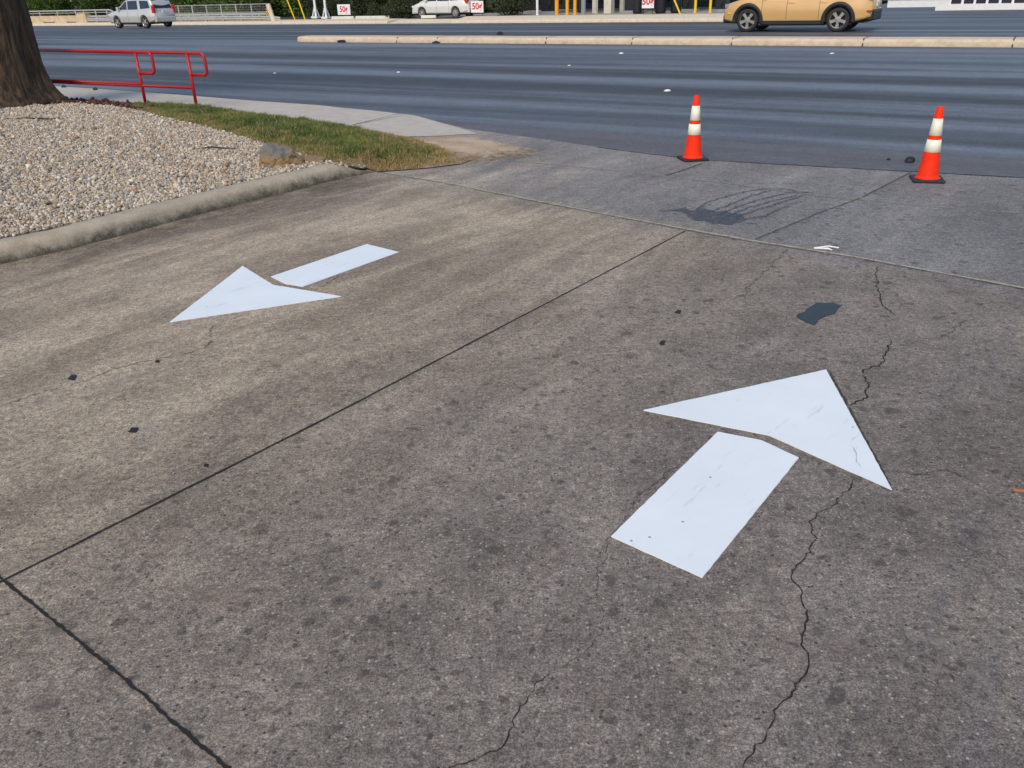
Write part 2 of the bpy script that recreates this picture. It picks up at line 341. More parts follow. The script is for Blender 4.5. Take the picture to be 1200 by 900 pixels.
def np_mesh(name, verts, faces, tint=None, m=None, parent=None, smooth=False):
    me = bpy.data.meshes.new(name); nv, nf, k = len(verts), len(faces), faces.shape[1]
    me.vertices.add(nv); me.vertices.foreach_set('co', verts.astype(np.float32).ravel())
    me.loops.add(nf * k); me.loops.foreach_set('vertex_index', faces.astype(np.int32).ravel())
    me.polygons.add(nf); me.polygons.foreach_set('loop_start', np.arange(0, nf * k, k, dtype=np.int32))
    me.update(calc_edges=True); me.validate()
    if tint is not None:
        a = me.color_attributes.new('tint', 'FLOAT_COLOR', 'POINT'); a.data.foreach_set('color', np.c_[tint, np.ones(len(tint))].astype(np.float32).ravel())
    return link(name, me, parent, m, smooth)
def grid_sheet(name, poly, fz, step, m):
    """polygon in plan, cut into a grid so that it can follow a height function"""
    bm = bmesh.new(); vs_ = [bm.verts.new((p[0], p[1], 0)) for p in poly]; bm.faces.new(vs_)
    xs = [p[0] for p in poly]; ys = [p[1] for p in poly]
    for ax, lo, hi in ((0, min(xs), max(xs)), (1, min(ys), max(ys))):
        c = lo + step
        while c < hi:
            no = (1, 0, 0) if ax == 0 else (0, 1, 0); co = (c, 0, 0) if ax == 0 else (0, c, 0)
            bmesh.ops.bisect_plane(bm, geom=bm.verts[:] + bm.edges[:] + bm.faces[:], plane_co=co, plane_no=no, dist=1e-5); c += step
    bmesh.ops.triangulate(bm, faces=[f for f in bm.faces if len(f.verts) > 4])
    for v in bm.verts: v.co.z = fz(v.co.x, v.co.y)
    bm.normal_update()
    for f in bm.faces:
        if f.normal.z < 0: f.normal_flip()
    me = bpy.data.meshes.new(name); bm.to_mesh(me); bm.free(); return link(name, me, None, m, True)

# ------------------------------------------------------------------ ground, street, driveway
struct(mesh('ground', [(-900, -600, -.06), (900, -600, -.06), (900, 1200, -.06), (-900, 1200, -.06)], [(0, 1, 2, 3)], M['soil']))
ss = [7.0 + i * .5 for i in range(77)] + [45.1]; ts = [-120, -60, -30, 0, 20, 40, 70, 110, 200]
v = [ST(s, t, Hs(s)) for s in ss for t in ts]; nT = len(ts)
f = [(i * nT + j, i * nT + j + 1, (i + 1) * nT + j + 1, (i + 1) * nT + j) for i in range(len(ss) - 1) for j in range(nT - 1)]
struct(mesh('street', v, f, M['asphalt'], smooth=True))
TE = TPX(905, 45.1)
struct(mesh('side_street', [ST(45.1, -120, -.012), ST(45.1, TE, -.012), ST(140, TE, -.012), ST(140, -120, -.012)], [(0, 1, 2, 3)], M['asphalt']))
e1 = G(1200, 208); e0 = e1 + Vector((math.cos(R(-26)), math.sin(R(-26)), 0)) * 30
edge = [e0, e1, G(1000, 197), G(820, 187), G(740, 177), G(700, 172), G(650, 165), G(600, 158), G(550, 151.5), G(515, 143), G(487, 135), GF(440, 129.5, zwalk), GF(400, 126, zwalk), GF(300, 118, zwalk), GF(200, 110, zwalk), GF(70, 101, zwalk)]
w0 = edge[-1]; w1 = w0 + Vector((-math.cos(R(38)), math.sin(R(38)), 0)) * 30
edge.append(w1)
slab = [(p.x, p.y) for p in edge] + [(-40, 10), (-40, -14), (40, -14)]
bm = bmesh.new(); fc = bm.faces.new([bm.verts.new((p[0], p[1], 0)) for p in slab]); 
if fc.normal.z < 0: fc.normal_flip()
bmesh.ops.triangulate(bm, faces=bm.faces[:]); bmo_ = bmesh.new; me = bpy.data.meshes.new('driveway'); bm.to_mesh(me); bm.free()
for p in me.polygons: pass
struct(link('driveway', me, None, M['concrete']))

# sidewalk along the street, ramping down to the apron
inner = [(467, 160), (457, 159.5), (395, 148), (320, 138), (267, 130.5), (235, 126), (160, 122.5), (75, 118)]
inn = [GF(a, b, zwalk) for a, b in inner]
i_end = inn[-1] + Vector((-math.cos(R(38)), math.sin(R(38)), 0)) * 30
walk = [GF(560, 156.5, zwalk), GF(530, 147.5, zwalk), GF(487, 135.2, zwalk), GF(440, 129.8, zwalk), GF(400, 126.2, zwalk), GF(300, 118.2, zwalk), GF(200, 110.2, zwalk), GF(70, 101.2, zwalk), w1] + [i_end] + inn[::-1] + [GF(520, 158, zwalk)]
def resample(P, n):
    L_ = [0.]
    for i in range(len(P) - 1): L_.append(L_[-1] + (P[i + 1] - P[i]).length)
    out = []
    for k in range(n):
        d = L_[-1] * k / (n - 1); i = max(j for j in range(len(P) - 1) if L_[j] <= d + 1e-9); out.append(P[i].lerp(P[i + 1], (d - L_[i]) / (L_[i + 1] - L_[i])))
    return out
_o = resample(walk[:8], 60) + [w1]; _i = resample([GF(520, 158.5, zwalk)] + inn, 60) + [i_end]
vv = []; ff = []
for a_, b_ in zip(_o, _i):
    for k in range(-1, 7):
        q = a_.lerp(b_, max(0, k) / 6); vv.append((q.x, q.y, zwalk(q.x, q.y) if k >= 0 else -.05))
for r_ in range(len(_o) - 1):
    for k in range(7): ff.append((r_ * 8 + k, (r_ + 1) * 8 + k, (r_ + 1) * 8 + k + 1, r_ * 8 + k + 1))
struct(mesh('sidewalk', vv, ff, M['walk']))

# kerb of the planting bed
kf = [G(*q) for q in ((0, 310), (87, 291), (173, 268), (235, 251), (310, 232), (372, 216.5), (410, 207.5), (442, 201))]
d0 = (kf[0] - kf[1]).normalized(); kf = [kf[0] + d0 * 9, kf[0] + d0 * 4] + kf
fine_k = []
for i in range(len(kf) - 1):
    n_ = max(2, int((kf[i + 1] - kf[i]).length / .045))
    fine_k += [kf[i].lerp(kf[i + 1], k / n_) for k in range(n_)]
fine_k.append(kf[-1])
prof = [(0, -.02), (.004, .03), (.012, .085), (.03, .118), (.06, .134), (.10, .139), (.215, .138), (.235, .12), (.24, -.02)]
bm = bmesh.new(); rings = []; tot = len(fine_k); L_ = 0
for i, p in enumerate(fine_k):
    t = (fine_k[min(i + 1, tot - 1)] - fine_k[max(i - 1, 0)]).normalized(); nn = Vector((-t.y, t.x, 0))
    rem = (fine_k[-1] - p).length; hh = sm(rem / .55) * .97 + .03; ring = []
    for (a, z) in prof:
        q = p + nn * a; j = mnoise.noise(q * 2.3) * .014 + mnoise.noise(q * 9) * .006 + mnoise.noise(q * 23) * .003
        ring.append(bm.verts.new((q.x + nn.x * j, q.y + nn.y * j, z * hh + (j * .6 if z > .05 else 0))))
    rings.append(ring)
for i in range(len(rings) - 1):
    for k in range(len(prof) - 1): bm.faces.new((rings[i][k], rings[i][k + 1], rings[i + 1][k + 1], rings[i + 1][k]))
bm.faces.new(rings[-1])
struct(bmo('kerb', bm, M['kerb'], smooth=True))
kback = [];
for i in range(0, tot, 3):
    t = (fine_k[min(i + 1, tot - 1)] - fine_k[max(i - 1, 0)]).normalized(); kback.append(fine_k[i] + Vector((-t.y, t.x, 0)) * .228)

# planting bed: gravel, grass, sand
gb_px = [(430, 197), (378, 190), (350, 180.5), (300, 166), (265, 155), (185, 136), (150, 128), (75, 117)]
gb = [GF(a, b, zbed) for a, b in gb_px]
far_l = gb[-1] + Vector((-9, 5, 0))
gravel_poly = [(p.x, p.y) for p in kback] + [(p.x, p.y) for p in gb] + [(far_l.x, far_l.y), (-14, 6)]
struct(grid_sheet('gravel_bed', gravel_poly, lambda x, y: zbed(x, y) - .006, .5, M['gravelbed']))
gpx = [(470, 161), (500, 169), (540, 176), (562, 184), (540, 192), (500, 197), (443, 201)]
gr = [GF(a, b, zbed) for a, b in gpx]
grass_poly = [(p.x, p.y) for p in ([GF(a, b + .8, zwalk) for a, b in inner[::-1][1:]] + gr + gb[:-1])]
struct(grid_sheet('turf', grass_poly, lambda x, y: zbed(x, y) + .002, .4, M['turf']))
# sand drift: low mound thinning out over the slab
spx = [(440, 166), (467, 160.5), (517, 156.5), (562, 158.5), (590, 165), (615, 171), (648, 178), (640, 184), (613, 188.5), (580, 191.5), (540, 193), (500, 190), (470, 180)]
sp_ = [G(a, b, .01) for a, b in spx]; cx = sum(p.x for p in sp_) / len(sp_); cy = sum(p.y for p in sp_) / len(sp_)
vv = [(cx, cy, .085)]; ff = []
K = 60; ringsn = 8
def loop_at(a):
    a = (a % 1) * len(sp_); i = int(a) % len(sp_); fr = a - int(a); return sp_[i].lerp(sp_[(i + 1) % len(sp_)], fr)
for r_ in range(1, ringsn + 1):
    for k in range(K):
        p = loop_at(k / K); fr = r_ / ringsn; jit = 1 + .10 * mnoise.noise(Vector((p.x * 6, p.y * 6, 0))) * fr
        x = cx + (p.x - cx) * fr * jit; y = cy + (p.y - cy) * fr * jit
        vv.append((x, y, .006 + .075 * (1 - fr ** 1.6) + .008 * mnoise.noise(Vector((x * 5, y * 5, 1))) * (1 - fr)))
for k in range(K): ff.append((0, 1 + k, 1 + (k + 1) % K))
for r_ in range(ringsn - 1):
    for k in range(K):
        a = 1 + r_ * K; ff.append((a + k, a + K + k, a + K + (k + 1) % K, a + (k + 1) % K))
o = mesh('sand_drift', vv, ff, M['sand'], smooth=True)
at_ = o.data.color_attributes.new('tint', 'FLOAT_COLOR', 'POINT')
for i in range(len(vv)):
    q = 0 if i == 0 else ((i - 1) // K + 1) / ringsn
    at_.data[i].color = ((1 - q ** 1.2) * 1.5,) * 3 + (1,)
tag(o, 'tan sand and dirt spilling off the end of the grass onto the apron', 'sand', kind='stuff')

# gravel stones
def rand_rot(n):
    q = rng.normal(size=(n, 4)); q /= np.linalg.norm(q, axis=1)[:, None]; a, b, c, d = q.T
    return np.stack([np.stack([1 - 2 * (c * c + d * d), 2 * (b * c - a * d), 2 * (b * d + a * c)], 1), np.stack([2 * (b * c + a * d), 1 - 2 * (b * b + d * d), 2 * (c * d - a * b)], 1), np.stack([2 * (b * d - a * c), 2 * (c * d + a * b), 1 - 2 * (b * b + c * c)], 1)], 1)
def ico():
    bm = bmesh.new(); bmesh.ops.create_icosphere(bm, subdivisions=1, radius=1); V = np.array([v.co[:] for v in bm.verts]); Fc = np.array([[v.index for v in f.verts] for f in bm.faces]); bm.free(); return V, Fc
def scatter(poly, dens, size, pal, name, m, zf, flat=.7, keep=None, lift=.3):
    xs = [p[0] for p in poly]; ys = [p[1] for p in poly]; x0, x1, y0, y1 = min(xs), max(xs), min(ys), max(ys)
    n = int((x1 - x0) * (y1 - y0) * dens); x = rng.uniform(x0, x1, n); y = rng.uniform(y0, y1, n); k = inpoly(x, y, poly)
    if keep is not None: k &= keep(x, y)
    x = x[k]; y = y[k]; n = len(x); V, Fc = ico(); nv = len(V)
    s = size[0] * np.exp(rng.normal(0, size[1], n)); sc = rng.uniform(.6, 1.25, (n, 3)); sc[:, 2] *= flat
    P = V[None] * (1 + rng.uniform(-.22, .22, (n, nv, 1))); P = P * sc[:, None, :]; P = np.einsum('nij,nvj->nvi', rand_rot(n), P) * s[:, None, None]
    z = np.array([zf(a, b) for a, b in zip(x, y)]) + rng.uniform(-.1, .75, n) * s * (1 + lift)
    P += np.stack([x, y, z], 1)[:, None, :]
    pal = np.array(pal); cidx = rng.integers(0, len(pal), n); cc = pal[cidx] * rng.uniform(.75, 1.2, (n, 1)); tint = np.repeat(cc, nv, 0)
    faces = (Fc[None] + (np.arange(n) * nv)[:, None, None]).reshape(-1, 3)
    return np_mesh(name, P.reshape(-1, 3), faces, np.clip(tint, 0, 1), m)
def visible(x, y):     # keep what the camera region sees, with a margin
    px = []; d = np.stack([x, y, np.full(x.shape, -HC + .15)], 1); dep = d @ _f; X = 600 + F * (d @ _r) / dep; Y = 450 - F * (d @ _u) / dep
    return (X > -140) & (Y < 420) & (dep > 1)
pal = [(.60, .53, .43), (.66, .60, .51), (.50, .43, .34), (.40, .36, .32), (.36, .37, .39), (.70, .65, .57), (.52, .40, .28), (.62, .56, .48), (.26, .23, .20), (.56, .46, .34), (.68, .62, .54), (.42, .28, .18)]
pal = [(a * .90, b * .85, c_ * .76) for a, b, c_ in pal]
o = scatter(gravel_poly, 3900, (.0104, .36), pal, 'gravel', M['stone'], zbed, keep=visible)
tag(o, 'cream and grey river gravel filling the bed behind the kerb', 'gravel', kind='stuff')

# grass blades
def blades(poly, dens, name, hfun):
    xs = [p[0] for p in poly]; ys = [p[1] for p in poly]; x0, x1, y0, y1 = min(xs), max(xs), min(ys), max(ys)
    n = int((x1 - x0) * (y1 - y0) * dens); x = rng.uniform(x0, x1, n); y = rng.uniform(y0, y1, n); k = inpoly(x, y, poly); x = x[k]; y = y[k]
    nz = np.array([mnoise.noise(Vector((a * 1.6, b * 1.6, 3))) for a, b in zip(x, y)]); nz2 = np.array([mnoise.noise(Vector((a * 5, b * 5, 9))) for a, b in zip(x, y)])
    edge_d = np.array([min((a - q[0]) ** 2 + (b - q[1]) ** 2 for q in EDG) ** .5 for a, b in zip(x, y)])
    thin = rng.uniform(0, 1, len(x)) < np.clip(.25 + (x < -.9) * 1. + nz2, .12, 1) * np.clip((-x + .25) / .9, .08, 1); x, y, nz, nz2, edge_d = x[thin], y[thin], nz[thin], nz2[thin], edge_d[thin]; n = len(x)
    h = rng.uniform(.03, .075, n) * (1 + nz2 * .7) * np.clip(.45 + edge_d * 1.6, .45, 1.1); wd = rng.uniform(.0025, .005, n); a = rng.uniform(0, 6.283, n); lean = rng.uniform(.1, .9, n) * h; b = rng.uniform(0, 6.283, n)
    z = np.array([zbed(p, q) for p, q in zip(x, y)]); ax = np.cos(a) * wd; ay = np.sin(a) * wd; lx = np.cos(b) * lean; ly = np.sin(b) * lean
    P = np.stack([np.stack([x - ax, y - ay, z], 1), np.stack([x + ax, y + ay, z], 1), np.stack([x + ax * .7 + lx * .4, y + ay * .7 + ly * .4, z + h * .6], 1), np.stack([x + lx, y + ly, z + h], 1), np.stack([x - ax * .7 + lx * .4, y - ay * .7 + ly * .4, z + h * .6], 1)], 1)
    g1 = np.array([.085, .15, .030]); g2 = np.array([.24, .28, .07]); dry = np.array([.52, .37, .16])
    mixv = np.clip(.5 + nz * 1.2 + rng.normal(0, .25, n), 0, 1)[:, None]; c = g1 * (1 - mixv) + g2 * mixv
    dr = (rng.uniform(0, 1, n) < np.clip(.12 + nz2 * .6 + (1 - np.clip(edge_d / .45, 0, 1)) * .6 + np.clip((x + 2.2) * .25, 0, .5), .08, .92))[:, None]; c = np.where(dr, dry * rng.uniform(.6, 1.2, (n, 1)), c * rng.uniform(.7, 1.3, (n, 1)))
    F4 = np.array([[0, 1, 2], [0, 2, 4], [4, 2, 3]]); faces = (F4[None] + (np.arange(n) * 5)[:, None, None]).reshape(-1, 3)
    return np_mesh(name, P.reshape(-1, 3), faces, np.repeat(c, 5, 0), M['blade'])
EDG = []
for i in range(len(gb) - 1): EDG += [(gb[i].lerp(gb[i + 1], k / 8).x, gb[i].lerp(gb[i + 1], k / 8).y) for k in range(8)]
for i in range(len(gr) - 1): EDG += [(gr[i].lerp(gr[i + 1], k / 6).x, gr[i].lerp(gr[i + 1], k / 6).y) for k in range(6)]
o = blades(grass_poly, 9000, 'grass', None); tag(o, 'green and straw coloured short grass between gravel and sidewalk', 'grass', kind='stuff')
# bark mulch right of the tree trunk
mp = [GF(a, b, zbed) for a, b in ((50, 124), (62, 113), (75, 116.5), (150, 121), (175, 124), (190, 130), (160, 129.5), (130, 125.5), (90, 122))]
o = scatter([(p.x, p.y) for p in mp], 3000, (.018, .35), [(.09, .03, .022), (.06, .022, .018), (.13, .05, .035), (.04, .018, .015), (.16, .09, .07)], 'mulch', M['chip'], lambda x, y: zbed(x, y), flat=.4)
tag(o, 'dark reddish bark mulch beside the tree trunk', 'mulch', kind='stuff')

# ------------------------------------------------------------------ joints and cracks in the concrete
def strip(name, pts, width, m, jag=0., z=.004, var=.3, seed=1):
    random.seed(seed); P = [Vector((p.x, p.y, 0)) for p in pts]; out = [P[0]]
    for i in range(len(P) - 1):
        n_ = max(1, int((P[i + 1] - P[i]).length / (.014 if jag else .10))); t = (P[i + 1] - P[i]); nn = Vector((-t.y, t.x, 0)).normalized()
        for k in range(1, n_ + 1):
            q = P[i].lerp(P[i + 1], k / n_)
            if jag and k < n_: q = q + nn * (random.uniform(-jag, jag) + mnoise.noise(q * 9) * jag * 1.5)
            out.append(q)
    v = []; n_ = len(out)
    for i, p in enumerate(out):
        t = (out[min(i + 1, n_ - 1)] - out[max(i - 1, 0)]).normalized(); nn = Vector((-t.y, t.x, 0)); e = min(1, .25 + min(i, n_ - 1 - i) * .25) if jag else 1
        a = width * .5 * e * (1 + random.uniform(-var, var)); b = width * .5 * e * (1 + random.uniform(-var, var)); v += [p + nn * a + Vector((0, 0, z)), p - nn * b + Vector((0, 0, z))]
    o = mesh(name, v, [(2 * i + 1, 2 * i + 3, 2 * i + 2, 2 * i) for i in range(n_ - 1)], m); return struct(o)
def px(*q): return [G(*a) for a in q]
def ext(pts, a=0., b=0.):
    if a: pts = [pts[0] + (pts[0] - pts[1]).normalized() * a] + pts
    if b: pts = pts + [pts[-1] + (pts[-1] - pts[-2]).normalized() * b]
    return pts
strip('slab_joint', ext(px((0, 683), (370, 497), (803, 271)), 3.5), .010, M['jdark'], var=.35)
strip('slab_joint', ext(px((-2, 676), (130, 783), (265, 900)), 4.2, 6), .0092, M['jdark'], jag=.0012, var=.55, z=.0045)
strip('apron_joint', ext(px((443, 202), (520, 214), (640, 238), (800, 268), (885, 283), (1000, 301), (1200, 338)), 0, 9), .032, M['jpale'], var=.35)
strip('apron_joint', ext(px((443, 202), (520, 215), (640, 239), (800, 269.5), (885, 284.5), (1000, 302.5), (1200, 339.5)), 0, 9), .009, M['jgap'], var=.5, z=.0065)
strip('slab_joint', px((885, 281), (960, 250), (1010, 232), (1062, 205), (1075, 199)), .030, M['jfaint'], var=.3)
strip('slab_joint', px((885, 281), (960, 250), (1010, 232), (1062, 205), (1075, 199)), .014, M['jgap'], var=.5, z=.0065)
strip('gutter_line', px((500, 180), (613, 190), (700, 198), (860, 216), (960, 230), (1100, 243), (1220, 252)), .035, M['jfaint'], var=.4)
strip('gutter_line', px((780, 206), (800, 200), (822, 192)), .02, M['jgap'], var=.5)
strip('asphalt_seam', px((700, 172.6), (740, 178), (820, 187.6), (1000, 197.6), (1200, 208.6), (1400, 218)), .02, M['jdark'], var=.6)
strip('sidewalk_joint', [GF(a, b, lambda x, y: zwalk(x, y) + 0) for a, b in ((404, 148), (470, 135.5))], .03, M['jgap'], z=.07)
ck = dict(
 a=[(1000, 562), (995, 574), (984, 583), (975, 594), (960, 601), (948, 612), (952, 622), (957, 632), (950, 641), (945, 650), (933, 664), (927, 676), (931, 684), (940, 696), (942, 712), (946, 724), (943, 740), (939, 757), (947, 770), (946, 786), (936, 800), (928, 812), (914, 826), (907, 845), (898, 862), (884, 880), (870, 902)],
 b=[(1029, 312), (1026, 325), (1029, 340), (1034, 358), (1042, 364), (1050, 371)],
 c=[(1044, 398), (1040, 408), (1036, 422), (1031, 430), (1020, 432), (1011, 436), (1014, 446), (1017, 455), (1015, 467), (1002, 472), (996, 477)],
 d=[(711, 634), (711, 655), (699, 667), (699, 698), (705, 713), (705, 744), (690, 760), (672, 774), (649, 791), (640, 806), (629, 822)],
 e=[(649, 789), (629, 800), (618, 822), (608, 834), (602, 852), (594, 869), (583, 881), (560, 890), (536, 897), (500, 915)],
 g=[(800, 545), (789, 550), (774, 562), (758, 573), (748, 586), (738, 597), (722, 622), (711, 634)],
 h=[(0, 477), (40, 463), (80, 452), (100, 447), (130, 434), (160, 426), (185, 421), (215, 416), (240, 408), (247, 400), (246, 386), (260, 378), (287, 368)],
 i=[(366, 342), (380, 335), (395, 325), (402, 318)],
 j=[(922, 292), (905, 310), (892, 322), (878, 335), (873, 352)],
 k=[(1048, 553), (1080, 556), (1110, 552), (1125, 560), (1150, 566)],
 l=[(1100, 398), (1120, 384), (1142, 374), (1165, 380), (1190, 390)])
for q, (k_, pts) in enumerate(ck.items()):
    wd, mt, jg = {'a': (.0048, 'crack', .006), 'c': (.0070, 'crack', .008), 'b': (.006, 'crack', .008), 'd': (.0032, 'crackthin', .006), 'e': (.0034, 'crack', .006), 'g': (.005, 'crackthin', .008), 'h': (.009, 'crackthin', .009)}.get(k_, (.008, 'crackthin', .012))
    strip('pavement_crack', px(*pts), wd, M[mt], jag=jg, var=.55, seed=q + 3)
strip('pavement_crack', px((1009, 550), (1003, 540), (1001, 530), (996, 524)), .0022, M['crackthin'], jag=.006, z=.0085, seed=44)
strip('paint_fringe', px((972, 436), (1000, 488), (1030, 545), (1044, 570)), .012, M['jgap'], jag=.003, z=.0035, seed=9)
strip('paint_fringe', px((716, 627), (775, 572), (838, 509)), .008, M['jfaint'], jag=.002, z=.0035, seed=10)

# ------------------------------------------------------------------ painted arrows
def arrow(lab, head, shaft):
    hp = [G(*q) for q in head]; sp = [G(*q) for q in shaft]; c = (hp[0] + hp[1] + sp[0] + sp[2]) / 4
    root = empty('lane_arrow', c, label=lab, cat='road marking', group='white lane arrows on the driveway')
    for nm, pts in (('arrowhead', hp), ('arrow_shaft', sp)):
        poly = []
        for i in range(len(pts)):
            a, b = pts[i], pts[(i + 1) % len(pts)]; n_ = max(2, int((b - a).length / .03))
            for k in range(n_):
                q = a.lerp(b, k / n_)
                if k: q += Vector((mnoise.noise(q * 30), mnoise.noise(q * 31 + Vector((5, 5, 5))), 0)) * .0025
                poly.append((q.x - c.x, q.y - c.y))
        bm = bmesh.new(); prism(bm, poly, .001, .0055); bmo(nm, bm, M['paint'], root)
    return root
arrow('large white turn arrow in the right lane pointing up toward the street', [(754, 481.5), (968, 434), (1045, 575), (901, 511)], [(716, 629.5), (841, 507), (892, 517), (936, 537.5), (823, 678)])
arrow('white lane arrow near the kerb pointing away from the street', [(284.5, 312.3), (320, 334.5), (400, 348), (199, 378)], [(317.5, 324.8), (430, 286.7), (467.5, 296), (355, 336.5), (334, 333)])

# ------------------------------------------------------------------ stains and small litter
def blob(name, pts, m, lab, cat, z0=.0, z1=.005, jit=.01, group=None, n=8):
    P = [G(*q) for q in pts]; c = sum(P, Vector()) / len(P); poly = []
    for i in range(len(P)):
        for k in range(n):
            q = P[i].lerp(P[(i + 1) % len(P)], k / n); q += Vector((mnoise.noise(q * 14 + Vector((0, 0, 2))), mnoise.noise(q * 14 + Vector((7, 3, 1))), 0)) * jit * 1.6
            poly.append((q.x - c.x, q.y - c.y))
    bm = bmesh.new()
    if z1 - z0 < .002: bm.faces.new([bm.verts.new((a, b, z1)) for a, b in poly]); bmesh.ops.triangulate(bm, faces=bm.faces[:])
    else: prism(bm, poly, z0, z1)
    o = bmo(name, bm, m); o.location = c; tag(o, lab, cat, group); return o
blob('tar_patch', [(932, 371), (944, 364), (957, 355.5), (975, 355), (986, 359), (976, 368), (962, 373), (955, 381), (944, 379)], M['tar'], 'dark bluish tar patch on the slab above the big arrowhead', 'tar patch', .001, .0055)
for (x, y, r_, lab) in ((85, 443, 5.5, 'round black tar spot on the left slab beside the hairline crack'), (156, 505, 5.5, 'second black tar spot nearer the long dark joint, left slab'), (240, 546, 3.2, 'tiny black gum dot close above the long dark joint'), (184, 424, 3, 'small black dot sitting on the left hairline crack'), (795, 366, 4, 'small black gum spot left of the tar patch'), (776, 402, 4, 'faint black gum spot below the tar patch at its left')):
    blob('tar_spot', [(x - r_, y + r_ * .3), (x - r_ * .2, y - r_ * .5), (x + r_, y - r_ * .4), (x + r_ * .5, y + r_ * .5)], M['tarblack'], lab, 'tar spot', .001, .0055, .006, 'black tar and gum spots', 5)
# drip stain: pool and runs
root = empty('drip_stain', G(840, 250), label='dark oily stain of a pool with long thin drips on the apron', cat='stain')
P = [G(*q) for q in ((788, 246), (800, 250), (815, 258), (835, 263), (858, 264), (874, 258), (866, 252), (850, 248), (838, 249), (826, 244), (812, 247), (800, 243))]
c0 = root.location; poly = []
for i in range(len(P)):
    for k in range(6):
        q = P[i].lerp(P[(i + 1) % len(P)], k / 6); q = q + Vector((mnoise.noise(q * 9), mnoise.noise(q * 9 + Vector((4, 1, 7))), 0)) * .05; poly.append((q.x - c0.x, q.y - c0.y, .004))
bm = bmesh.new(); bm.faces.new([bm.verts.new(p) for p in poly]); bmesh.ops.triangulate(bm, faces=bm.faces[:]); bmo('stain_pool', bm, M['wet'], root)
for q, run in enumerate([[(815, 247), (832, 236), (860, 228), (885, 223), (908, 221)], [(830, 250), (855, 240), (880, 230), (905, 223)], [(842, 252), (870, 240), (895, 233), (925, 226), (950, 226)], [(852, 254), (880, 243), (905, 236), (935, 229)], [(862, 256), (890, 245), (915, 238), (945, 228)], [(872, 258), (895, 254), (912, 246), (925, 242)], [(905, 221), (930, 224), (952, 227)], [(868, 262), (890, 263)], [(790, 247), (772, 248)]]):
    P = [G(*a) for a in run]; o = strip('stain_run', P, .026, M['wet'], jag=.012, z=.0045 + q * .0004, var=.5, seed=60 + q); del o['kind']
    for v_ in o.data.vertices: v_.co -= c0
    o.parent = root
# litter
def pebble(name, pos, s, m, lab, cat, flat=.5, rot=0, group=None):
    bm = bmesh.new(); bmesh.ops.create_icosphere(bm, subdivisions=2, radius=1)
    for v_ in bm.verts:
        j = 1 + .3 * mnoise.noise(v_.co * 1.9 + Vector((pos.x, pos.y, 0))); v_.co = Vector((v_.co.x * s[0] * j, v_.co.y * s[1] * j, max(-.25, v_.co.z) * s[2] * j))
    o = bmo(name, bm, m); o.location = pos + Vector((0, 0, s[2] * .24)); o.rotation_euler = (0, 0, rot); tag(o, lab, cat, group); return o
p = G(970, 293); bm = bmesh.new()
tube(bm, [Vector((-.09, .03, .008)), Vector((0, -.005, .012)), Vector((.02, -.03, .008))], [.006, .008, .004], 6); tube(bm, [Vector((-.085, .032, .010)), Vector((.02, .04, .016)), Vector((.085, .02, .008))], [.004, .007, .005], 6)
o = bmo('paper_scrap', bm, M['white']); o.location = p; tag(o, 'bent white scrap of litter lying just past the pale joint', 'litter')
bm = bmesh.new(); box(bm, (-.03, -.008, 0), (.03, .008, .006)); o = bevel(bmo('wood_chip', bm, plain('orange_wood', (.42, .15, .06), .8)), .002); o.location = G(1197, 576) + Vector((0, 0, .001)); o.rotation_euler = (0, 0, -.3)
tag(o, 'small orange brown wood chip at the right edge of the slab', 'litter')
pebble('asphalt_lump', GF(1066, 190, zroad), (.05, .045, .05), M['tarblack'], 'black asphalt lump on the street left of the right cone', 'debris')
pebble('asphalt_lump', GF(1041, 187.5, zroad), (.02, .02, .018), M['tarblack'], 'tiny black crumb on the gutter asphalt beside the larger lump', 'debris')
for q, (x, y, s_, lab) in enumerate(((782, 107, .05, 'white paper scrap on the street above the left cone'), (728, 63, .05, 'small white scrap in the middle of the street below the median'), (667, 77, .03, 'tiny white scrap on the street left of the two cones'), (467, 85, .035, 'tiny white scrap on the street above the ramp'), (322, 86, .03, 'tiny white scrap on the street right of the red rail'), (975, 63, .04, 'small white scrap on the street below the gold car'))):
    pebble('paper_scrap', GF(x, y, zroad), (s_ * 1.3, s_ * .6, s_ * .5), M['white'], lab, 'litter', group='white scraps on the street')
for q, (x, y, lab) in enumerate(((75, 101, 'dark leaf at the sidewalk edge just right of the trunk'), (112, 104, 'dark leaf speck on the sidewalk between trunk and first rail post'))):
    pebble('dead_leaf', GF(x, y + 1.5, zwalk), (.05, .03, .04), M['plastic'], lab, 'leaf')
# sticks on the gravel
for q, (x, y, l, lab) in enumerate(((255, 177, .25, 'dark twig lying on the gravel right of centre'), (40, 142, .5, 'long dark twig on the gravel below the trunk'))):
    bm = bmesh.new(); tube(bm, [Vector((-l, 0, 0)), Vector((-l * .3, .02, .012)), Vector((l * .2, -.01, .008)), Vector((l, .03, 0))], [.004, .009, .011, .004], 6)
    o = bmo('twig', bm, M['bark']); o.location = GF(x, y, zbed) + Vector((0, 0, .03)); o.rotation_euler = (0, 0, -.25); tag(o, lab, 'twig')

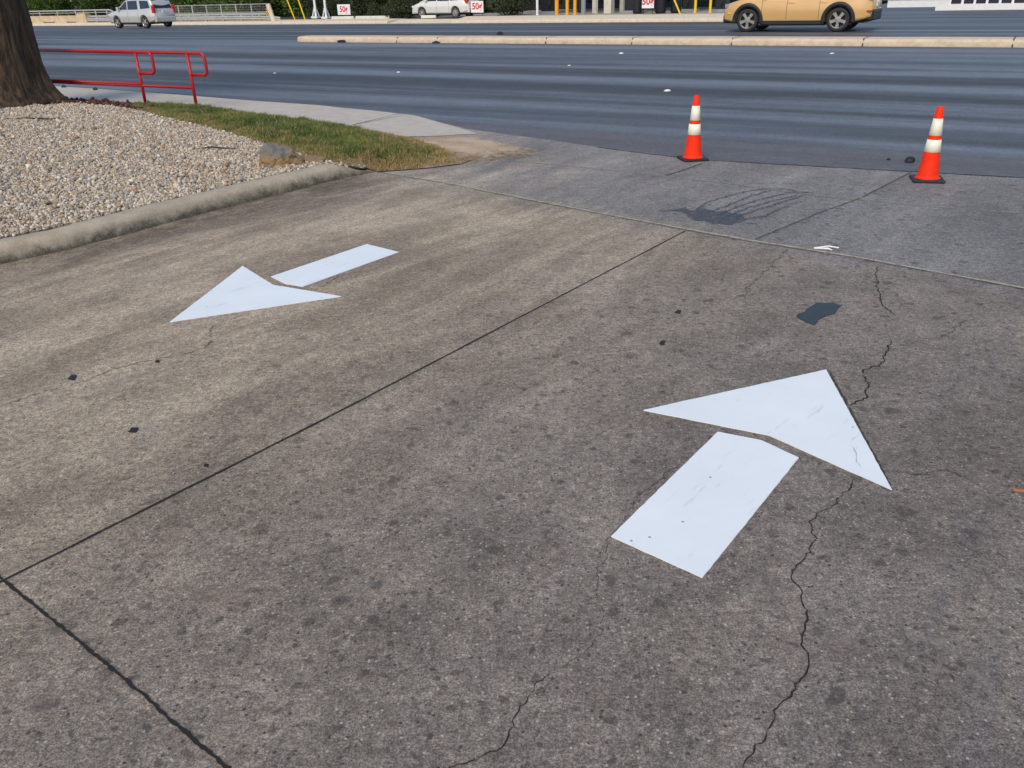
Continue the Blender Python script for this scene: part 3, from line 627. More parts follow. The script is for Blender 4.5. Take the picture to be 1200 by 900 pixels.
# boulder
def boulder(pos, s, lab, rot, seed):
    bm = bmesh.new(); bmesh.ops.create_icosphere(bm, subdivisions=5, radius=1); off = Vector((seed, seed * 2, 0))
    for v_ in bm.verts:
        c = v_.co.copy(); j = 1 + .30 * mnoise.noise(c * 1.3 + off) + .16 * mnoise.noise(c * 3.5 + off) + .07 * mnoise.noise(c * 8 + off) + .03 * mnoise.noise(c * 18 + off)
        c = c * j; c.z = min(c.z, .62 + .25 * c.x * -1 + .1 * mnoise.noise(c * 3)); v_.co = Vector((c.x * s[0], c.y * s[1], c.z * s[2]))
    o = bmo('boulder', bm, M['rock']); o.location = pos; o.rotation_euler = (0, 0, rot); tag(o, lab, 'rock'); return o
boulder(GF(326, 196, zbed) + Vector((0, .12, .02)), (.225, .17, .25), 'grey boulder with a rusty brown front on the gravel beside the kerb', -.35, 3.3)
boulder(GF(365, 191, zbed) + Vector((.0, .1, .0)), (.15, .10, .07), 'low dark stone half buried between boulder and grass', -.5, 9.1)

# ------------------------------------------------------------------ traffic cones
def cone(loc, rz, lab):
    root = empty('traffic_cone', loc, rz, label=lab, cat='traffic cone', group='orange traffic cones at the driveway mouth'); root.scale = (.96, .96, .955)
    bm = bmesh.new(); box(bm, (-.147, -.147, .0), (.147, .147, .03)); bevel(bmo('base', bm, M['rubber'], root), .012, 3)
    r0, r1, h0, h1 = .100, .030, .030, .705
    rr = lambda h: r0 + (r1 - r0) * (h - h0) / (h1 - h0)
    bm = bmesh.new(); lathe(bm, [(.118, .0285), (.117, .034), (.103, .040), (rr(.06), .06), (rr(.3), .3), (rr(.5), .5), (rr(.64), .64), (.036, .642), (.030, .70), (.024, .708), (.016, .708), (.016, .66)], 40); bmo('cone_body', bm, M['orange'], root, True)
    for a, b in ((.285, .402), (.442, .598)):
        bm = bmesh.new(); lathe(bm, [(rr(a) + .0005, a), (rr(a) + .0025, a + .001), (rr(b) + .0025, b - .001), (rr(b) + .0005, b)], 40); bmo('reflective_collar', bm, M['reflective'], root, True)
    return root
cone(G(811.5, 187), R(8), 'left orange cone with two white collars on a black base')
cone(G(1086, 211.5), R(-16), 'right orange cone with two white collars, beside the black lump')

# ------------------------------------------------------------------ red hand rails
def rail(end_px, length, lab, post_steps, z0, dm=0.):
    p = GF(end_px[0], end_px[1], lambda x, y: z0); d = Vector((-math.cos(R(25)), math.sin(R(25)), 0)); root = empty('hand_rail', p, math.atan2(d.y, d.x), label=lab, cat='railing', group='red pipe railings by the sidewalk')
    H = .87; mid = .34 + dm; rs = .012
    bm = bmesh.new(); r_ = .026
    pts = [Vector((length, 0, H + rs * length)), Vector((-.28, 0, H))]
    for k in range(1, 6): a = k / 5 * math.pi / 2; pts.append(Vector((-.28 - .07 * math.sin(a), 0, H - .07 + .07 * math.cos(a))))
    pts += [Vector((-.35, 0, H - .27))]
    for k in range(1, 6): a = k / 5 * math.pi / 2; pts.append(Vector((-.35 + .06 * (1 - math.cos(a)), 0, H - .27 - .06 * math.sin(a))))
    pts += [Vector((0, 0, H - .33))]
    tube(bm, pts, r_, 12); bmo('top_rail', bm, M['red'], root, True)
    bm = bmesh.new(); tube(bm, [Vector((length, 0, mid + rs * length)), Vector((0, 0, mid))], r_ * .9, 12); bmo('lower_rail', bm, M['red'], root, True)
    for s_ in post_steps:
        bm = bmesh.new(); tube(bm, [Vector((s_, 0, -.05)), Vector((s_, 0, H + rs * s_))], r_, 12); bmo('post', bm, M['red'], root, True)
        bm = bmesh.new(); lathe(bm, [(.0, .012), (.05, .012), (.055, .0), (.055, -.03)], 16); o = bmo('post_flange', bm, M['plastic'], root); o.location = (s_, 0, 0)
    return root
rail((231, 128.2), 9.0, 'red railing reaching farthest right, end post beside the grass', [0, 7.4], .09)
rail((171.5, 125.3), 8.0, 'red railing ending sooner, with the first post right of the trunk', [0, 6.3], .10, .03)

# ------------------------------------------------------------------ foliage
def leaves(name, clumps, n, size, c1, c2, parent, m=None):
    """leaf quads spread through clumps (centre, radii)"""
    per = np.array([c[1][0] * c[1][1] * c[1][2] for c in clumps]) ** .7; per = (per / per.sum() * n).astype(int) + 1
    P, T = [], []
    for (cen, rad), k in zip(clumps, per):
        d = rng.normal(size=(k, 3)); d /= np.linalg.norm(d, axis=1)[:, None]; r_ = rng.uniform(.25, 1., (k, 1)) ** .45
        lump = np.array([1 + .35 * mnoise.noise(Vector(q * 2.2) + Vector(cen)) for q in d])[:, None]
        P.append(np.array(cen) + d * r_ * lump * np.array(rad)); T.append(np.full(k, rng.uniform(0, 1)))
    P = np.concatenate(P); T = np.concatenate(T); n = len(P); Rm = rand_rot(n); s_ = size * rng.uniform(.6, 1.3, n)
    q = np.array([[-1, 0, 0], [0, -.45, 0], [1, 0, 0], [0, .45, 0]]); V = np.einsum('nij,vj->nvi', Rm, q) * s_[:, None, None] + P[:, None, :]
    t = np.clip(T * .7 + rng.uniform(0, .5, n), 0, 1)[:, None]; c = np.array(c1) * (1 - t) + np.array(c2) * t; c = c * rng.uniform(.7, 1.3, (n, 1))
    faces = (np.arange(4)[None] + (np.arange(n) * 4)[:, None]); return np_mesh(name, V.reshape(-1, 3), faces, np.repeat(c, 4, 0), m or M['leaf'], parent)
def tree(name, loc, h, rad, lab, cat, grp, c1, c2, n=5000, size=.12, trunk=True, low=.0, ncl=14):
    root = empty(name, loc, label=lab, cat=cat, group=grp); bm = bmesh.new()
    tr = .05 + h * .016
    tube(bm, [Vector((0, 0, -.1)), Vector((.05, 0, h * .3)), Vector((-.05, .05, h * .75))], [tr, tr * .7, tr * .25], 8)
    for k in range(4):
        a = k * 1.6 + rng.uniform(0, 1); tube(bm, [Vector((0, 0, h * (.2 + .1 * k))), Vector((math.cos(a) * rad[0] * .6, math.sin(a) * rad[1] * .6, h * (.45 + .1 * k)))], [tr * .5, tr * .12], 6)
    bmo('trunk', bm, M['bark'], root)
    cl = []
    for k in range(ncl):
        a = rng.uniform(0, 6.28); rr = rng.uniform(0, .75); zz = rng.uniform(low + .12, .9); wz = math.sin(math.pi * min(.95, max(.12, (zz - low) / (1 - low)))) ** .5
        cl.append(((math.cos(a) * rr * rad[0] * wz, math.sin(a) * rr * rad[1] * wz, h * zz), (rad[0] * rng.uniform(.35, .6), rad[1] * rng.uniform(.35, .6), h * rng.uniform(.10, .2) + .1)))
    leaves('crown' if h > 2.5 else 'foliage', cl, n, size, c1, c2, root); return root

# the big foreground tree
tp = GF(14, 121, zbed); root = empty('shade_tree', tp, label='thick dark trunk of a tree standing in the gravel at the left edge', cat='tree')
bm = bmesh.new(); rings = []; nseg = 260; hs_ = [-.15] + [i * .07 for i in range(51)]
for h in hs_:
    ring = []; base = .60 + .20 * math.exp(-max(h, 0) / .2) + .05 * math.exp(-max(h, 0) / .7) - .012 * max(h, 0)
    for k in range(nseg):
        a = 2 * math.pi * k / nseg; fl = 1 + .10 * math.exp(-max(h, 0) / .45) * math.sin(a * 5 + 1) + .025 * math.sin(a * 9 + h * 1.5) + .045 * mnoise.noise(Vector((math.cos(a) * 6, math.sin(a) * 6, h * .8))) - .05 * abs(mnoise.noise(Vector((math.cos(a) * 17, math.sin(a) * 17, h * 1.5)))) - .03 * abs(mnoise.noise(Vector((math.cos(a) * 34, math.sin(a) * 34, h * 4))))
        ring.append(bm.verts.new((base * fl * math.cos(a), base * fl * math.sin(a), h)))
    rings.append(ring)
for i in range(len(rings) - 1):
    for k in range(nseg): bm.faces.new((rings[i][k], rings[i][(k + 1) % nseg], rings[i + 1][(k + 1) % nseg], rings[i + 1][k]))
for k in range(4):
    a = k * 1.57 + .5; tube(bm, [Vector((math.cos(a) * .12, math.sin(a) * .12, 3.1)), Vector((math.cos(a) * .9, math.sin(a) * .9, 4.3)), Vector((math.cos(a) * 1.8, math.sin(a) * 1.8, 5.6)), Vector((math.cos(a + .3) * 2.4, math.sin(a + .3) * 2.4, 6.6))], [.28, .18, .10, .04], 10)
bmo('trunk', bm, M['bark'], root, True)
cl = [((math.cos(a) * r_, math.sin(a) * r_, z), (1.0, 1.0, .7)) for a, r_, z in [(rng.uniform(0, 6.28), rng.uniform(.3, 2.3), rng.uniform(5.4, 7.6)) for _ in range(16)]]
leaves('crown', cl, 1800, .05, (.045, .07, .02), (.10, .13, .04), root)

# ------------------------------------------------------------------ median
TM0 = TPX(347, 24.2, .22); v = []; ts_ = np.arange(-90, TM0, .8); ts_ = np.append(ts_, TM0)
bm = bmesh.new(); rings = []; 
for t in ts_:
    ring = []
    for (s, z) in ((24.15, -.04), (24.17, .10), (24.24, .155), (24.4, .165), (24.75, .172), (25.1, .165), (25.28, .155), (25.34, .1), (25.36, -.04)):
        e = 1 if t < TM0 - .4 else .8
        sc_ = 24.75 + (s - 24.75) * e; q = ST(sc_, t, Hs(24.2) + .012 + z + .01 * mnoise.noise(Vector((t * .7, s * 2, 0)))); ring.append(bm.verts.new(q))
    rings.append(ring)
for i in range(len(rings) - 1):
    for k in range(8): bm.faces.new((rings[i][k], rings[i][k + 1], rings[i + 1][k + 1], rings[i + 1][k]))
bm.faces.new(rings[-1][::-1]); struct(bmo('median_island', bm, M['median'], smooth=False))
# joints across the median's near face
for x in (465, 512, 640, 741, 858, 1012, 1188):
    t = TPX(x, 24.15, .3); bm = bmesh.new(); z = Hs(24.2) + .012
    vv = [ST(24.14, t, z - .02), ST(24.14, t + .035, z - .02), ST(24.235, t + .035, z + .16), ST(24.235, t, z + .16), ST(25.2, t + .035, z + .172), ST(25.2, t, z + .172)]
    o = mesh('median_joint', [a + Vector((0, 0, .012)) - Vector((N[0], N[1], 0)) * .012 for a in vv], [(0, 1, 2, 3), (3, 2, 4, 5)], M['jgap']); struct(o)
pebble('dirt_clod', ST(24.02, TPX(320 + 80, 24.0, .22), .215), (.16, .08, .07), M['tarblack'], 'dark clump against the median kerb near its left end', 'debris')
pebble('dirt_clod', ST(24.0, TPX(511, 24.0, .22), .215), (.14, .07, .05), M['soil'], 'brown clump against the median kerb left of centre', 'debris')
pebble('dirt_clod', P3(586, 40.5, 28.9), (.12, .07, .09), M['tarblack'], 'small dark clump behind the median on the far lanes', 'debris')

# ------------------------------------------------------------------ far side: kerb, verge, lots
T0 = TPX(455, 45.2); T1 = TPX(530, 45.2)      # the driveway opening in the far kerb
def far_kerb(ta, tb, name='far_kerb', zb=.31):
    bm = bmesh.new(); rings = []; tt = list(np.arange(ta, tb, 1.5)) + [tb]
    for t in tt:
        rings.append([bm.verts.new(ST(s, t, z + .01 * mnoise.noise(Vector((t * .9, s, 0))))) for s, z in ((45.1, -.05), (45.12, .11), (45.2, .155), (45.4, .165), (46.7, zb), (47.2, zb + .002), (47.25, 0))])
    for i in range(len(rings) - 1):
        for k in range(6): bm.faces.new((rings[i][k], rings[i][k + 1], rings[i + 1][k + 1], rings[i + 1][k]))
    bm.faces.new(rings[0]); bm.faces.new(rings[-1][::-1]); struct(bmo(name, bm, M['farkerb']))
far_kerb(TE, T1); far_kerb(T0, 180, zb=.22)
struct(mesh('far_driveway', [ST(45.1, T1, -.01), ST(45.1, T0, -.01), ST(46.6, T0, .20), ST(46.6, T1, .20)], [(0, 1, 2, 3)], M['farkerb']))
struct(mesh('station_lot', [ST(46.6, TE, .30), ST(46.6, T1 - .0, .30), ST(46.6, T0, .202), ST(46.6, 60, .15), ST(80, 60, .15), ST(80, T0, .21), ST(80, TE, .30)][0:3] + [ST(90, T0, .21), ST(90, TE, .30)], [(0, 1, 2, 3, 4)], M['lot']))
struct(mesh('verge', [ST(47.0, T0, .19), ST(47.0, 200, .12), ST(130, 200, .12), ST(130, T0, .19)], [(0, 1, 2, 3)], M['soil']))
def zlot(px_): return .30

# bridge parapet at the far left
def on(s, px_, z=0.2): return TPX(px_, s, z)
def sbox(bm, s0, s1, t0, t1, z0, z1):
    c = [ST(s, t, z) for s in (s0, s1) for t in (t0, t1) for z in (z0, z1)]; v_ = [bm.verts.new(q) for q in c]
    for q in ((0, 1, 3, 2), (4, 6, 7, 5), (0, 4, 5, 1), (2, 3, 7, 6), (0, 2, 6, 4), (1, 5, 7, 3)): bm.faces.new([v_[i] for i in q])
def zat(px_, py_, s): return P3(px_, py_, s).z
def relocate(root, objs): pass
def localise(root):
    """children were built in world coordinates: shift them under the root"""
    mi = Matrix.Translation(-root.location)
    for ch in root.children:
        ch.data.transform(mi)
        for g in ch.children: g.data.transform(mi)
sB = 46.0; tA = on(sB, 92); tB = 120.
root = empty('bridge_parapet', ST(sB, tA, .16), label='tan concrete bridge parapet with square openings and a pipe rail', cat='parapet')
zt = zat(70, 18.5, sB); zb2 = zat(70, 25.5, sB); z0_ = .1
bm = bmesh.new(); sbox(bm, sB, sB + .35, tA, tB, zb2, zt); t = tA; k = 0; om = (on(sB, 51) - on(sB, 64.5)); gap = (on(sB, 64.5) - on(sB, 78))
sbox(bm, sB, sB + .35, tA, on(sB, 92) + 0.001, z0_, zb2) if False else None
t = on(sB, 92) - .0
sbox(bm, sB + .01, sB + .34, t, on(sB, 91.5) + .3, z0_, zb2)
edges_ = [(on(sB, 91.5) + .31, on(sB, 91.5) + .32)]; tc = on(sB, 92)
tcur = on(sB, 92)
seg = on(sB, 64.5) - on(sB, 78); op = on(sB, 51) - on(sB, 64.5)
tcur = on(sB, 92) + op
while tcur < tB:
    sbox(bm, sB + .01, sB + .34, tcur, tcur + seg, z0_, zb2); tcur += seg + op
bmo('parapet_wall', bm, M['parapet'], root)
bm = bmesh.new(); sbox(bm, sB - .02, sB + .45, on(sB, 102), tA - .01, z0_, zat(96, 15.8, sB)); bmo('end_block', bm, M['parapet'], root)
bm = bmesh.new(); sbox(bm, sB + .2, sB + .5, tA, tB, -.05, .12); bmo('deck_edge', bm, M['plastic'], root)
bm = bmesh.new(); zr = zat(70, 12.8, sB); zr2 = zat(70, 15.5, sB); te_ = on(sB, 128)
pts = [ST(sB + .2, tB, zr), ST(sB + .2, te_, zr)] + [ST(sB + .2, te_ - .9 * math.sin(a), zr - .75 * (1 - math.cos(a))) for a in (.3, .6, .9, 1.2, 1.5)]
tube(bm, pts, .055, 8); tube(bm, [ST(sB + .2, tB, zr2), ST(sB + .2, te_ - .5, zr2)], .03, 6); bmo('pipe_rail', bm, M['galv'], root)
for x in (98, 112, 125): 
    bm = bmesh.new(); t = on(sB, x); tube(bm, [ST(sB + .2, t, .1), ST(sB + .2, t, zr)], .045, 6); bmo('rail_post', bm, M['galv'], root)
for k in range(14):
    bm = bmesh.new(); t = tA + .4 + k * 2.6; tube(bm, [ST(sB + .2, t, zt), ST(sB + .2, t, zr)], .045, 6); bmo('rail_post', bm, M['galv'], root)
localise(root)
# W-beam guard rail
sG = 46.1; g0, g1 = on(sG, 319), on(sG, 97); root = empty('guard_rail', ST(sG, g0, .16), label='long galvanised beam guard rail on short posts behind the silver car', cat='guard rail')
zg = (zat(260, 20.5, sG) + zat(210, 22, sG)) / 2; bm = bmesh.new(); prof_ = [(0, -.12), (-.06, -.09), (-.06, -.04), (0, -.015), (0, .015), (-.06, .04), (-.06, .09), (0, .12)]
def wrow(t, ds=0, dz=0): return [bm.verts.new(ST(sG + a + ds, t, zg + b + dz)) for a, b in prof_]
rw = [wrow(g0 - .5, .35, -.12), wrow(g0, 0, -.03), wrow(g0 + 2), wrow((g0 + g1) / 2), wrow(g1)]
for i in range(4):
    for k in range(7): bm.faces.new((rw[i][k], rw[i][k + 1], rw[i + 1][k + 1], rw[i + 1][k]))
o = bmo('beam', bm, M['galv'], root); o.modifiers.new('s', 'SOLIDIFY').thickness = .01
bm = bmesh.new(); sbox(bm, sG + .12, sG + .3, g0 + .4, g1, zg + .17, zg + .30); bmo('upper_rail', bm, M['galv'], root)
bm = bmesh.new(); tube(bm, [ST(sG + .05, g0 - .1, .15), ST(sG + .05, g0 + .25, zg + .85)], .16, 8); bmo('end_post', bm, M['farkerb'], root)
t = g0 + 1.2
while t < g1:
    bm = bmesh.new(); sbox(bm, sG + .02, sG + .16, t, t + .12, .1, zg + .2); bmo('post', bm, M['galv'], root); t += 1.9
localise(root)
# mesh fence above it
sM = 47.2; m0, m1 = on(sM, 313, 1), on(sM, 140, 1); root = empty('mesh_fence', ST(sM, m0, .15), label='low wire mesh fence on pale posts behind the guard rail', cat='fence')
zt_ = zat(290, 5., sM); zt2 = zat(210, 8., sM)
bm = bmesh.new(); tube(bm, [ST(sM, m0, zt_), ST(sM, m1, zt_)], .03, 6); tube(bm, [ST(sM, m0, .75), ST(sM, m1, .75)], .02, 6); bmo('top_bar', bm, M['galv'], root)
bm = bmesh.new(); t = m0
while t < m1: tube(bm, [ST(sM, t, .2), ST(sM, t + .0, zt_)], .006, 4, False); t += .16
z = .3
while z < zt_: tube(bm, [ST(sM, m0, z), ST(sM, m1, z)], .006, 4, False); z += .16
bmo('wire_mesh', bm, M['galv'], root)
t = m0
while t < m1: bm = bmesh.new(); tube(bm, [ST(sM, t, .1), ST(sM, t, zt_)], .05, 6); bmo('post', bm, M['galv'], root); t += 1.62
localise(root)
# object marker
s_ = 46.2; c = P3(314.5, 16, s_); root = empty('object_marker', Vector((c.x, c.y, .15)), math.atan2(-U[1], -U[0]), label='upright marker board with yellow and black slanted stripes at the guard rail end', cat='road sign')
bm = bmesh.new(); hw, hh = .19, .31; box(bm, (-hw, -.01, c.z - .15 - hh), (hw, .01, c.z - .15 + hh)); bmo('board', bm, M['yellow'], root)
bm = bmesh.new(); zc = c.z - .15
for k in range(-3, 4):
    a = k * .2; P_ = [(-hw, zc + a - .24), (-hw, zc + a - .14), (hw, zc + a + .24), (hw, zc + a + .14)]; P_ = [(x, max(zc - hh, min(zc + hh, z))) for x, z in P_]
    if P_[0][1] != P_[1][1] or P_[2][1] != P_[3][1]: bm.faces.new([bm.verts.new((x, -.014, z)) for x, z in P_])
bmo('stripes', bm, M['black'], root)
bm = bmesh.new(); tube(bm, [(0, .03, -.05), (0, .03, zc + hh)], .025, 6); bmo('post', bm, M['galv'], root)

# yellow guy wire guards, white posts
for (a, b, lab) in (((331, -14), (346, 22.5), 'left of two slanted yellow guy wire guards, rising from the far kerb'), ((345, -14), (357.5, 21.5), 'right of two slanted yellow guy wire guards, next to the white posts'), ((784, -16), (798, 16), 'slanted yellow guy wire guard in front of the dark station')):
    A, B = P3(*a, 47.6), P3(*b, 47.6); dv = (A - B) * 1.8; bm = bmesh.new(); tube(bm, [Vector((0, 0, -.1)), dv], .045, 8)
    o = bmo('guy_guard', bm, M['yellow']); o.location = B; tag(o, lab, 'guy wire guard', 'yellow guy wire guards')
for (x, y, lab) in ((370.5, 20.5, 'left of two white steel posts with a slanted brace'), (382.5, 21, 'right of two white steel posts, nearer the discount sign')):
    B = P3(x, y, 47.8); root = empty('braced_post', B, math.atan2(-U[1], -U[0]), label=lab, cat='post', group='white braced posts')
    bm = bmesh.new(); tube(bm, [(0, 0, -.1), (0, 0, 3.4)], .085, 10); bmo('pole', bm, M['white'], root)
    bm = bmesh.new(); tube(bm, [(-.35, 0, 0), (-.02, 0, .8)], .04, 8); tube(bm, [(0, .35, 0), (0, .02, .8)], .04, 8); bmo('brace', bm, M['white'], root)
    bm = bmesh.new(); box(bm, (-.3, -.2, -.05), (.25, .25, .08)); bmo('footing', bm, M['white'], root)

# price signs
def price_sign(x0, x1, y0, y1, s_, ground, lab, legs_h=True):
    a = P3((x0 + x1) / 2, (y0 + y1) / 2, s_); px_m = (P3(x1, y0, s_) - P3(x0, y0, s_)).length; hm = abs(P3(x0, y0, s_).z - P3(x0, y1, s_).z); cz = a.z - ground
    root = empty('price_sign', Vector((a.x, a.y, ground)), math.atan2(-U[1], -U[0]), label=lab, cat='sign', group='white price signs with red lettering')
    bm = bmesh.new(); box(bm, (-px_m / 2, -.02, cz - hm / 2), (px_m / 2, .02, cz + hm / 2)); bevel(bmo('panel', bm, M['white'], root), .005)
    cu = bpy.data.curves.new('t', 'FONT'); cu.body = '50\u00a2'; cu.size = hm * .78; cu.align_x = 'CENTER'; cu.align_y = 'CENTER'; cu.extrude = .003; cu.offset = .012
    to = bpy.data.objects.new('t', cu); C.objects.link(to); bpy.context.view_layer.update(); me_ = bpy.data.meshes.new_from_object(to.evaluated_get(bpy.context.evaluated_depsgraph_get())); bpy.data.objects.remove(to)
    me_.materials.clear(); L = link('lettering', me_, root, M['signred']); L.location = (0, -.026, cz + hm * .03); L.rotation_euler = (R(90), 0, 0)
    for sg in (-1, 1):
        bm = bmesh.new(); xx = sg * px_m * .4; tube(bm, [(xx, 0.03, -.02), (xx, .03, cz)], .02, 6); bmo('leg', bm, M['black'], root)
    return root
price_sign(395.6, 410.4, 5.2, 17.5, 48.0, .19, 'white sign reading 50 cents in front of the hedge beside the white posts')
price_sign(552, 566.5, 1.2, 14.8, 47.6, .28, 'white sign reading 50 cents right behind the pearl white car')
price_sign(752.5, 766.5, -5, 9.6, 47.6, .30, 'white sign reading 50 cents in front of the dark station bins')

# shrubs in front of the lot
dk1, dk2 = (.022, .030, .014), (.085, .105, .045)
def shrub(x0, x1, ytop, ybot, s_, lab, ground=.25, n=2600):
    a = P3(x0, ybot, s_); b = P3(x1, ybot, s_); c = (a + b) / 2; wdt = (b - a).length; h = P3((x0 + x1) / 2, ytop, s_).z - ground
    r = tree('shrub', Vector((c.x, c.y, ground)), h, (wdt * .52, wdt * .5), lab, 'shrub', 'dark shrubs behind the far kerb', dk1, dk2, n, .07, low=-.05, ncl=16); return r
shrub(572, 627, -16, 19, 48.6, 'wide dark shrub right of the second price sign', n=4500)
shrub(452, 490, -10, 22.5, 48.2, 'tall dark rounded shrub hiding the front of the pearl white car', n=4500)
shrub(433, 456, 3, 21, 48.6, 'smallest dark shrub, between the hedge and the tall rounded shrub', n=2200)
shrub(409, 438, -10, 21, 49.4, 'dark shrub just right of the first price sign', n=3000)
shrub(383, 412, -12, 20, 49.6, 'dark shrub behind the first price sign', n=3000)
shrub(355, 385, -8, 20, 49.8, 'dark shrub behind the two white posts', n=3000)
# trees beyond the bridge and verge
k = 0
lbl = ['bushy green tree at the far left behind the parapet rail', 'green tree standing beyond the parapet end block', 'dark green tree whose crown rises over the front of the silver car', 'green tree just beyond the silver car roof', 'yellowish green tree behind the middle of the mesh fence', 'green tree behind the right half of the mesh fence', 'very dark tree beyond the object marker', 'olive tree behind the yellow guy wire guards', 'dark tree behind the white braced posts', 'dark tree behind the first price sign and hedge', 'tall dark tree beyond the tall rounded shrub', 'dark tree beyond the pearl white car']
for (x, s_, h, r_, bright, lab) in ((10, 54, 6, 3.6, 1.3, 0), (62, 54, 5.5, 3.2, 1.5, 1), (112, 54, 6, 3.0, .8, 2), (165, 55, 6, 3.2, 1.4, 3), (222, 54, 5.5, 2.8, 1.7, 4), (275, 54, 5.5, 2.8, 1.2, 5), (318, 55, 5.5, 2.2, .5, 6), (350, 55, 5, 2.0, 1.3, 7), (385, 56, 5, 2.2, .6, 8), (425, 57, 6, 2.6, .6, 9), (478, 58, 6, 2.8, .6, 10), (545, 60, 6, 2.8, .5, 11)):
    t = on(s_, x, 1.0); tree('broadleaf_tree', ST(s_, t, .1), h, (r_, r_), lbl[lab], 'tree', 'trees beyond the far kerb', (.045 * bright, .075 * bright, .016 * bright), (.13 * bright, .19 * bright, .035 * bright), 6500, .14, low=-.08, ncl=26)
# undergrowth that fills the creek bank
for (xa, xb, lab, b_) in ((-60, 60, 'dense undergrowth behind the parapet', 1.1), (60, 200, 'dense undergrowth behind the silver car', 1.), (200, 330, 'dense undergrowth behind the mesh fence', 1.1), (330, 560, 'dark undergrowth behind the shrubs', .5)):
    t1, t0 = on(57, xa, 1), on(57, xb, 1); cl = []
    for q in range(40): cl.append((tuple(ST(57 + rng.uniform(-1.5, 2.5), t0 + (t1 - t0) * (q + .5) / 40, rng.uniform(.6, 2.6))), (1.3, 1.3, 1.1)))
    o = leaves('undergrowth', cl, 9000, .16, (.03 * b_, .05 * b_, .012 * b_), (.11 * b_, .15 * b_, .03 * b_), None); tag(o, lab, 'undergrowth', kind='stuff')

# wheel stops
def wheelstop(x0, x1, ybot, s_, lab, ground):
    a = ST(s_, on(s_, x0, .3), ground); b = ST(s_, on(s_, x1, .3), ground); l = (b - a).length; c = (a + b) / 2; bm = bmesh.new()
    for sx in (0,): 
        v0 = [(-l / 2, -.1, 0), (l / 2, -.1, 0), (l / 2, .1, 0), (-l / 2, .1, 0), (-l / 2 + .03, -.06, .2), (l / 2 - .03, -.06, .2), (l / 2 - .03, .06, .2), (-l / 2 + .03, .06, .2)]; V_ = [bm.verts.new(q) for q in v0]
        for q in ((0, 1, 5, 4), (1, 2, 6, 5), (2, 3, 7, 6), (3, 0, 4, 7), (4, 5, 6, 7), (3, 2, 1, 0)): bm.faces.new([V_[i] for i in q])
    o = bmo('wheel_stop', bm, M['cream']); o.location = c; o.rotation_euler = (0, 0, math.atan2(-U[1], -U[0])); tag(o, lab, 'wheel stop', 'pale concrete wheel stops'); bevel(o, .015); return o
wheelstop(389, 415, 24, 47.4, 'pale wheel stop below the first price sign', .19); wheelstop(417, 457, 24, 47.5, 'longest pale wheel stop, below the small shrub', .19)
wheelstop(494, 511, 22, 46.8, 'short pale wheel stop in front of the pearl white car', .21)

# gas station at right of centre
gs0, gs1 = on(62, 560, 1), on(62, 905, 1)
root = empty('station_shop', ST(62, (gs0 + gs1) / 2, .25), label='long low station shop with near black glass front behind the bollards', cat='building')
bm = bmesh.new(); sbox(bm, 62, 74, gs1, gs0, .2, 4.2); bmo('wall', bm, M['black'], root)  # black wall colour stands in for the shaded, dark interior
bm = bmesh.new(); sbox(bm, 61.7, 74.3, gs1 - .3, gs0 + .3, 4.2, 4.7); bmo('roof', bm, M['cream'], root)
n_ = 9
for k in range(n_):
    a = gs1 + (gs0 - gs1) * (k + .08) / n_; b = gs1 + (gs0 - gs1) * (k + .92) / n_; bm = bmesh.new(); sbox(bm, 61.93, 62.0 - .003, a, b, .7, 3.4); bmo('shop_window', bm, M['glass'], root)
localise(root)
root = empty('fuel_canopy', ST(54, on(54, 735, .3), .3), label='flat fuel canopy on cream columns over the dark forecourt', cat='canopy')
bm = bmesh.new(); sbox(bm, 49.2, 61.4, on(54, 890, .3), on(54, 625, .3), 5.0, 5.8); bmo('canopy_roof', bm, M['white'], root)
for (x0, x1, s_) in ((707.5, 716, 50.0), (694, 698.5, 50.5), (726, 730, 52)):
    a, b = on(s_, x1, .5), on(s_, x0, .5); bm = bmesh.new(); sbox(bm, s_, s_ + abs(b - a), a, b, .28, 5.0); bmo('column', bm, M['cream'], root)
localise(root)
def dispenser(x0, x1, s_, lab, h=2.0):
    a, b = on(s_, x1, .5), on(s_, x0, .5); root = empty('fuel_dispenser', ST(s_, (a + b) / 2, .3), label=lab, cat='fuel pump', group='black fuel pumps under the canopy')
    bm = bmesh.new(); sbox(bm, s_, s_ + .6, a, b, .45, .3 + h); bmo('cabinet', bm, M['black'], root)
    bm = bmesh.new(); sbox(bm, s_ - .15, s_ + .75, a - .15, b + .15, .3, .45); bmo('plinth', bm, M['grey'], root)
    bm = bmesh.new(); sbox(bm, s_ - .02, s_ - .003, a + .1, b - .1, 1.4, 1.9); bmo('display', bm, M['grey'], root)
    bm = bmesh.new(); tube(bm, [ST(s_ - .03, a + .15, 1.3), ST(s_ - .25, a + .2, .8), ST(s_ - .1, a + .3, .6), ST(s_ - .05, a + .3, 1.2)], .025, 6); bmo('hose', bm, M['rubber'], root); localise(root)
dispenser(634, 649, 50.5, 'black fuel pump left of the orange bollards'); dispenser(732, 750, 49.5, 'black fuel pump left of the third price sign'); dispenser(800, 811, 51, 'black fuel pump between the slanted guard and the yellow bollards'); dispenser(838, 851, 50, 'black fuel pump just beyond the gold car nose')
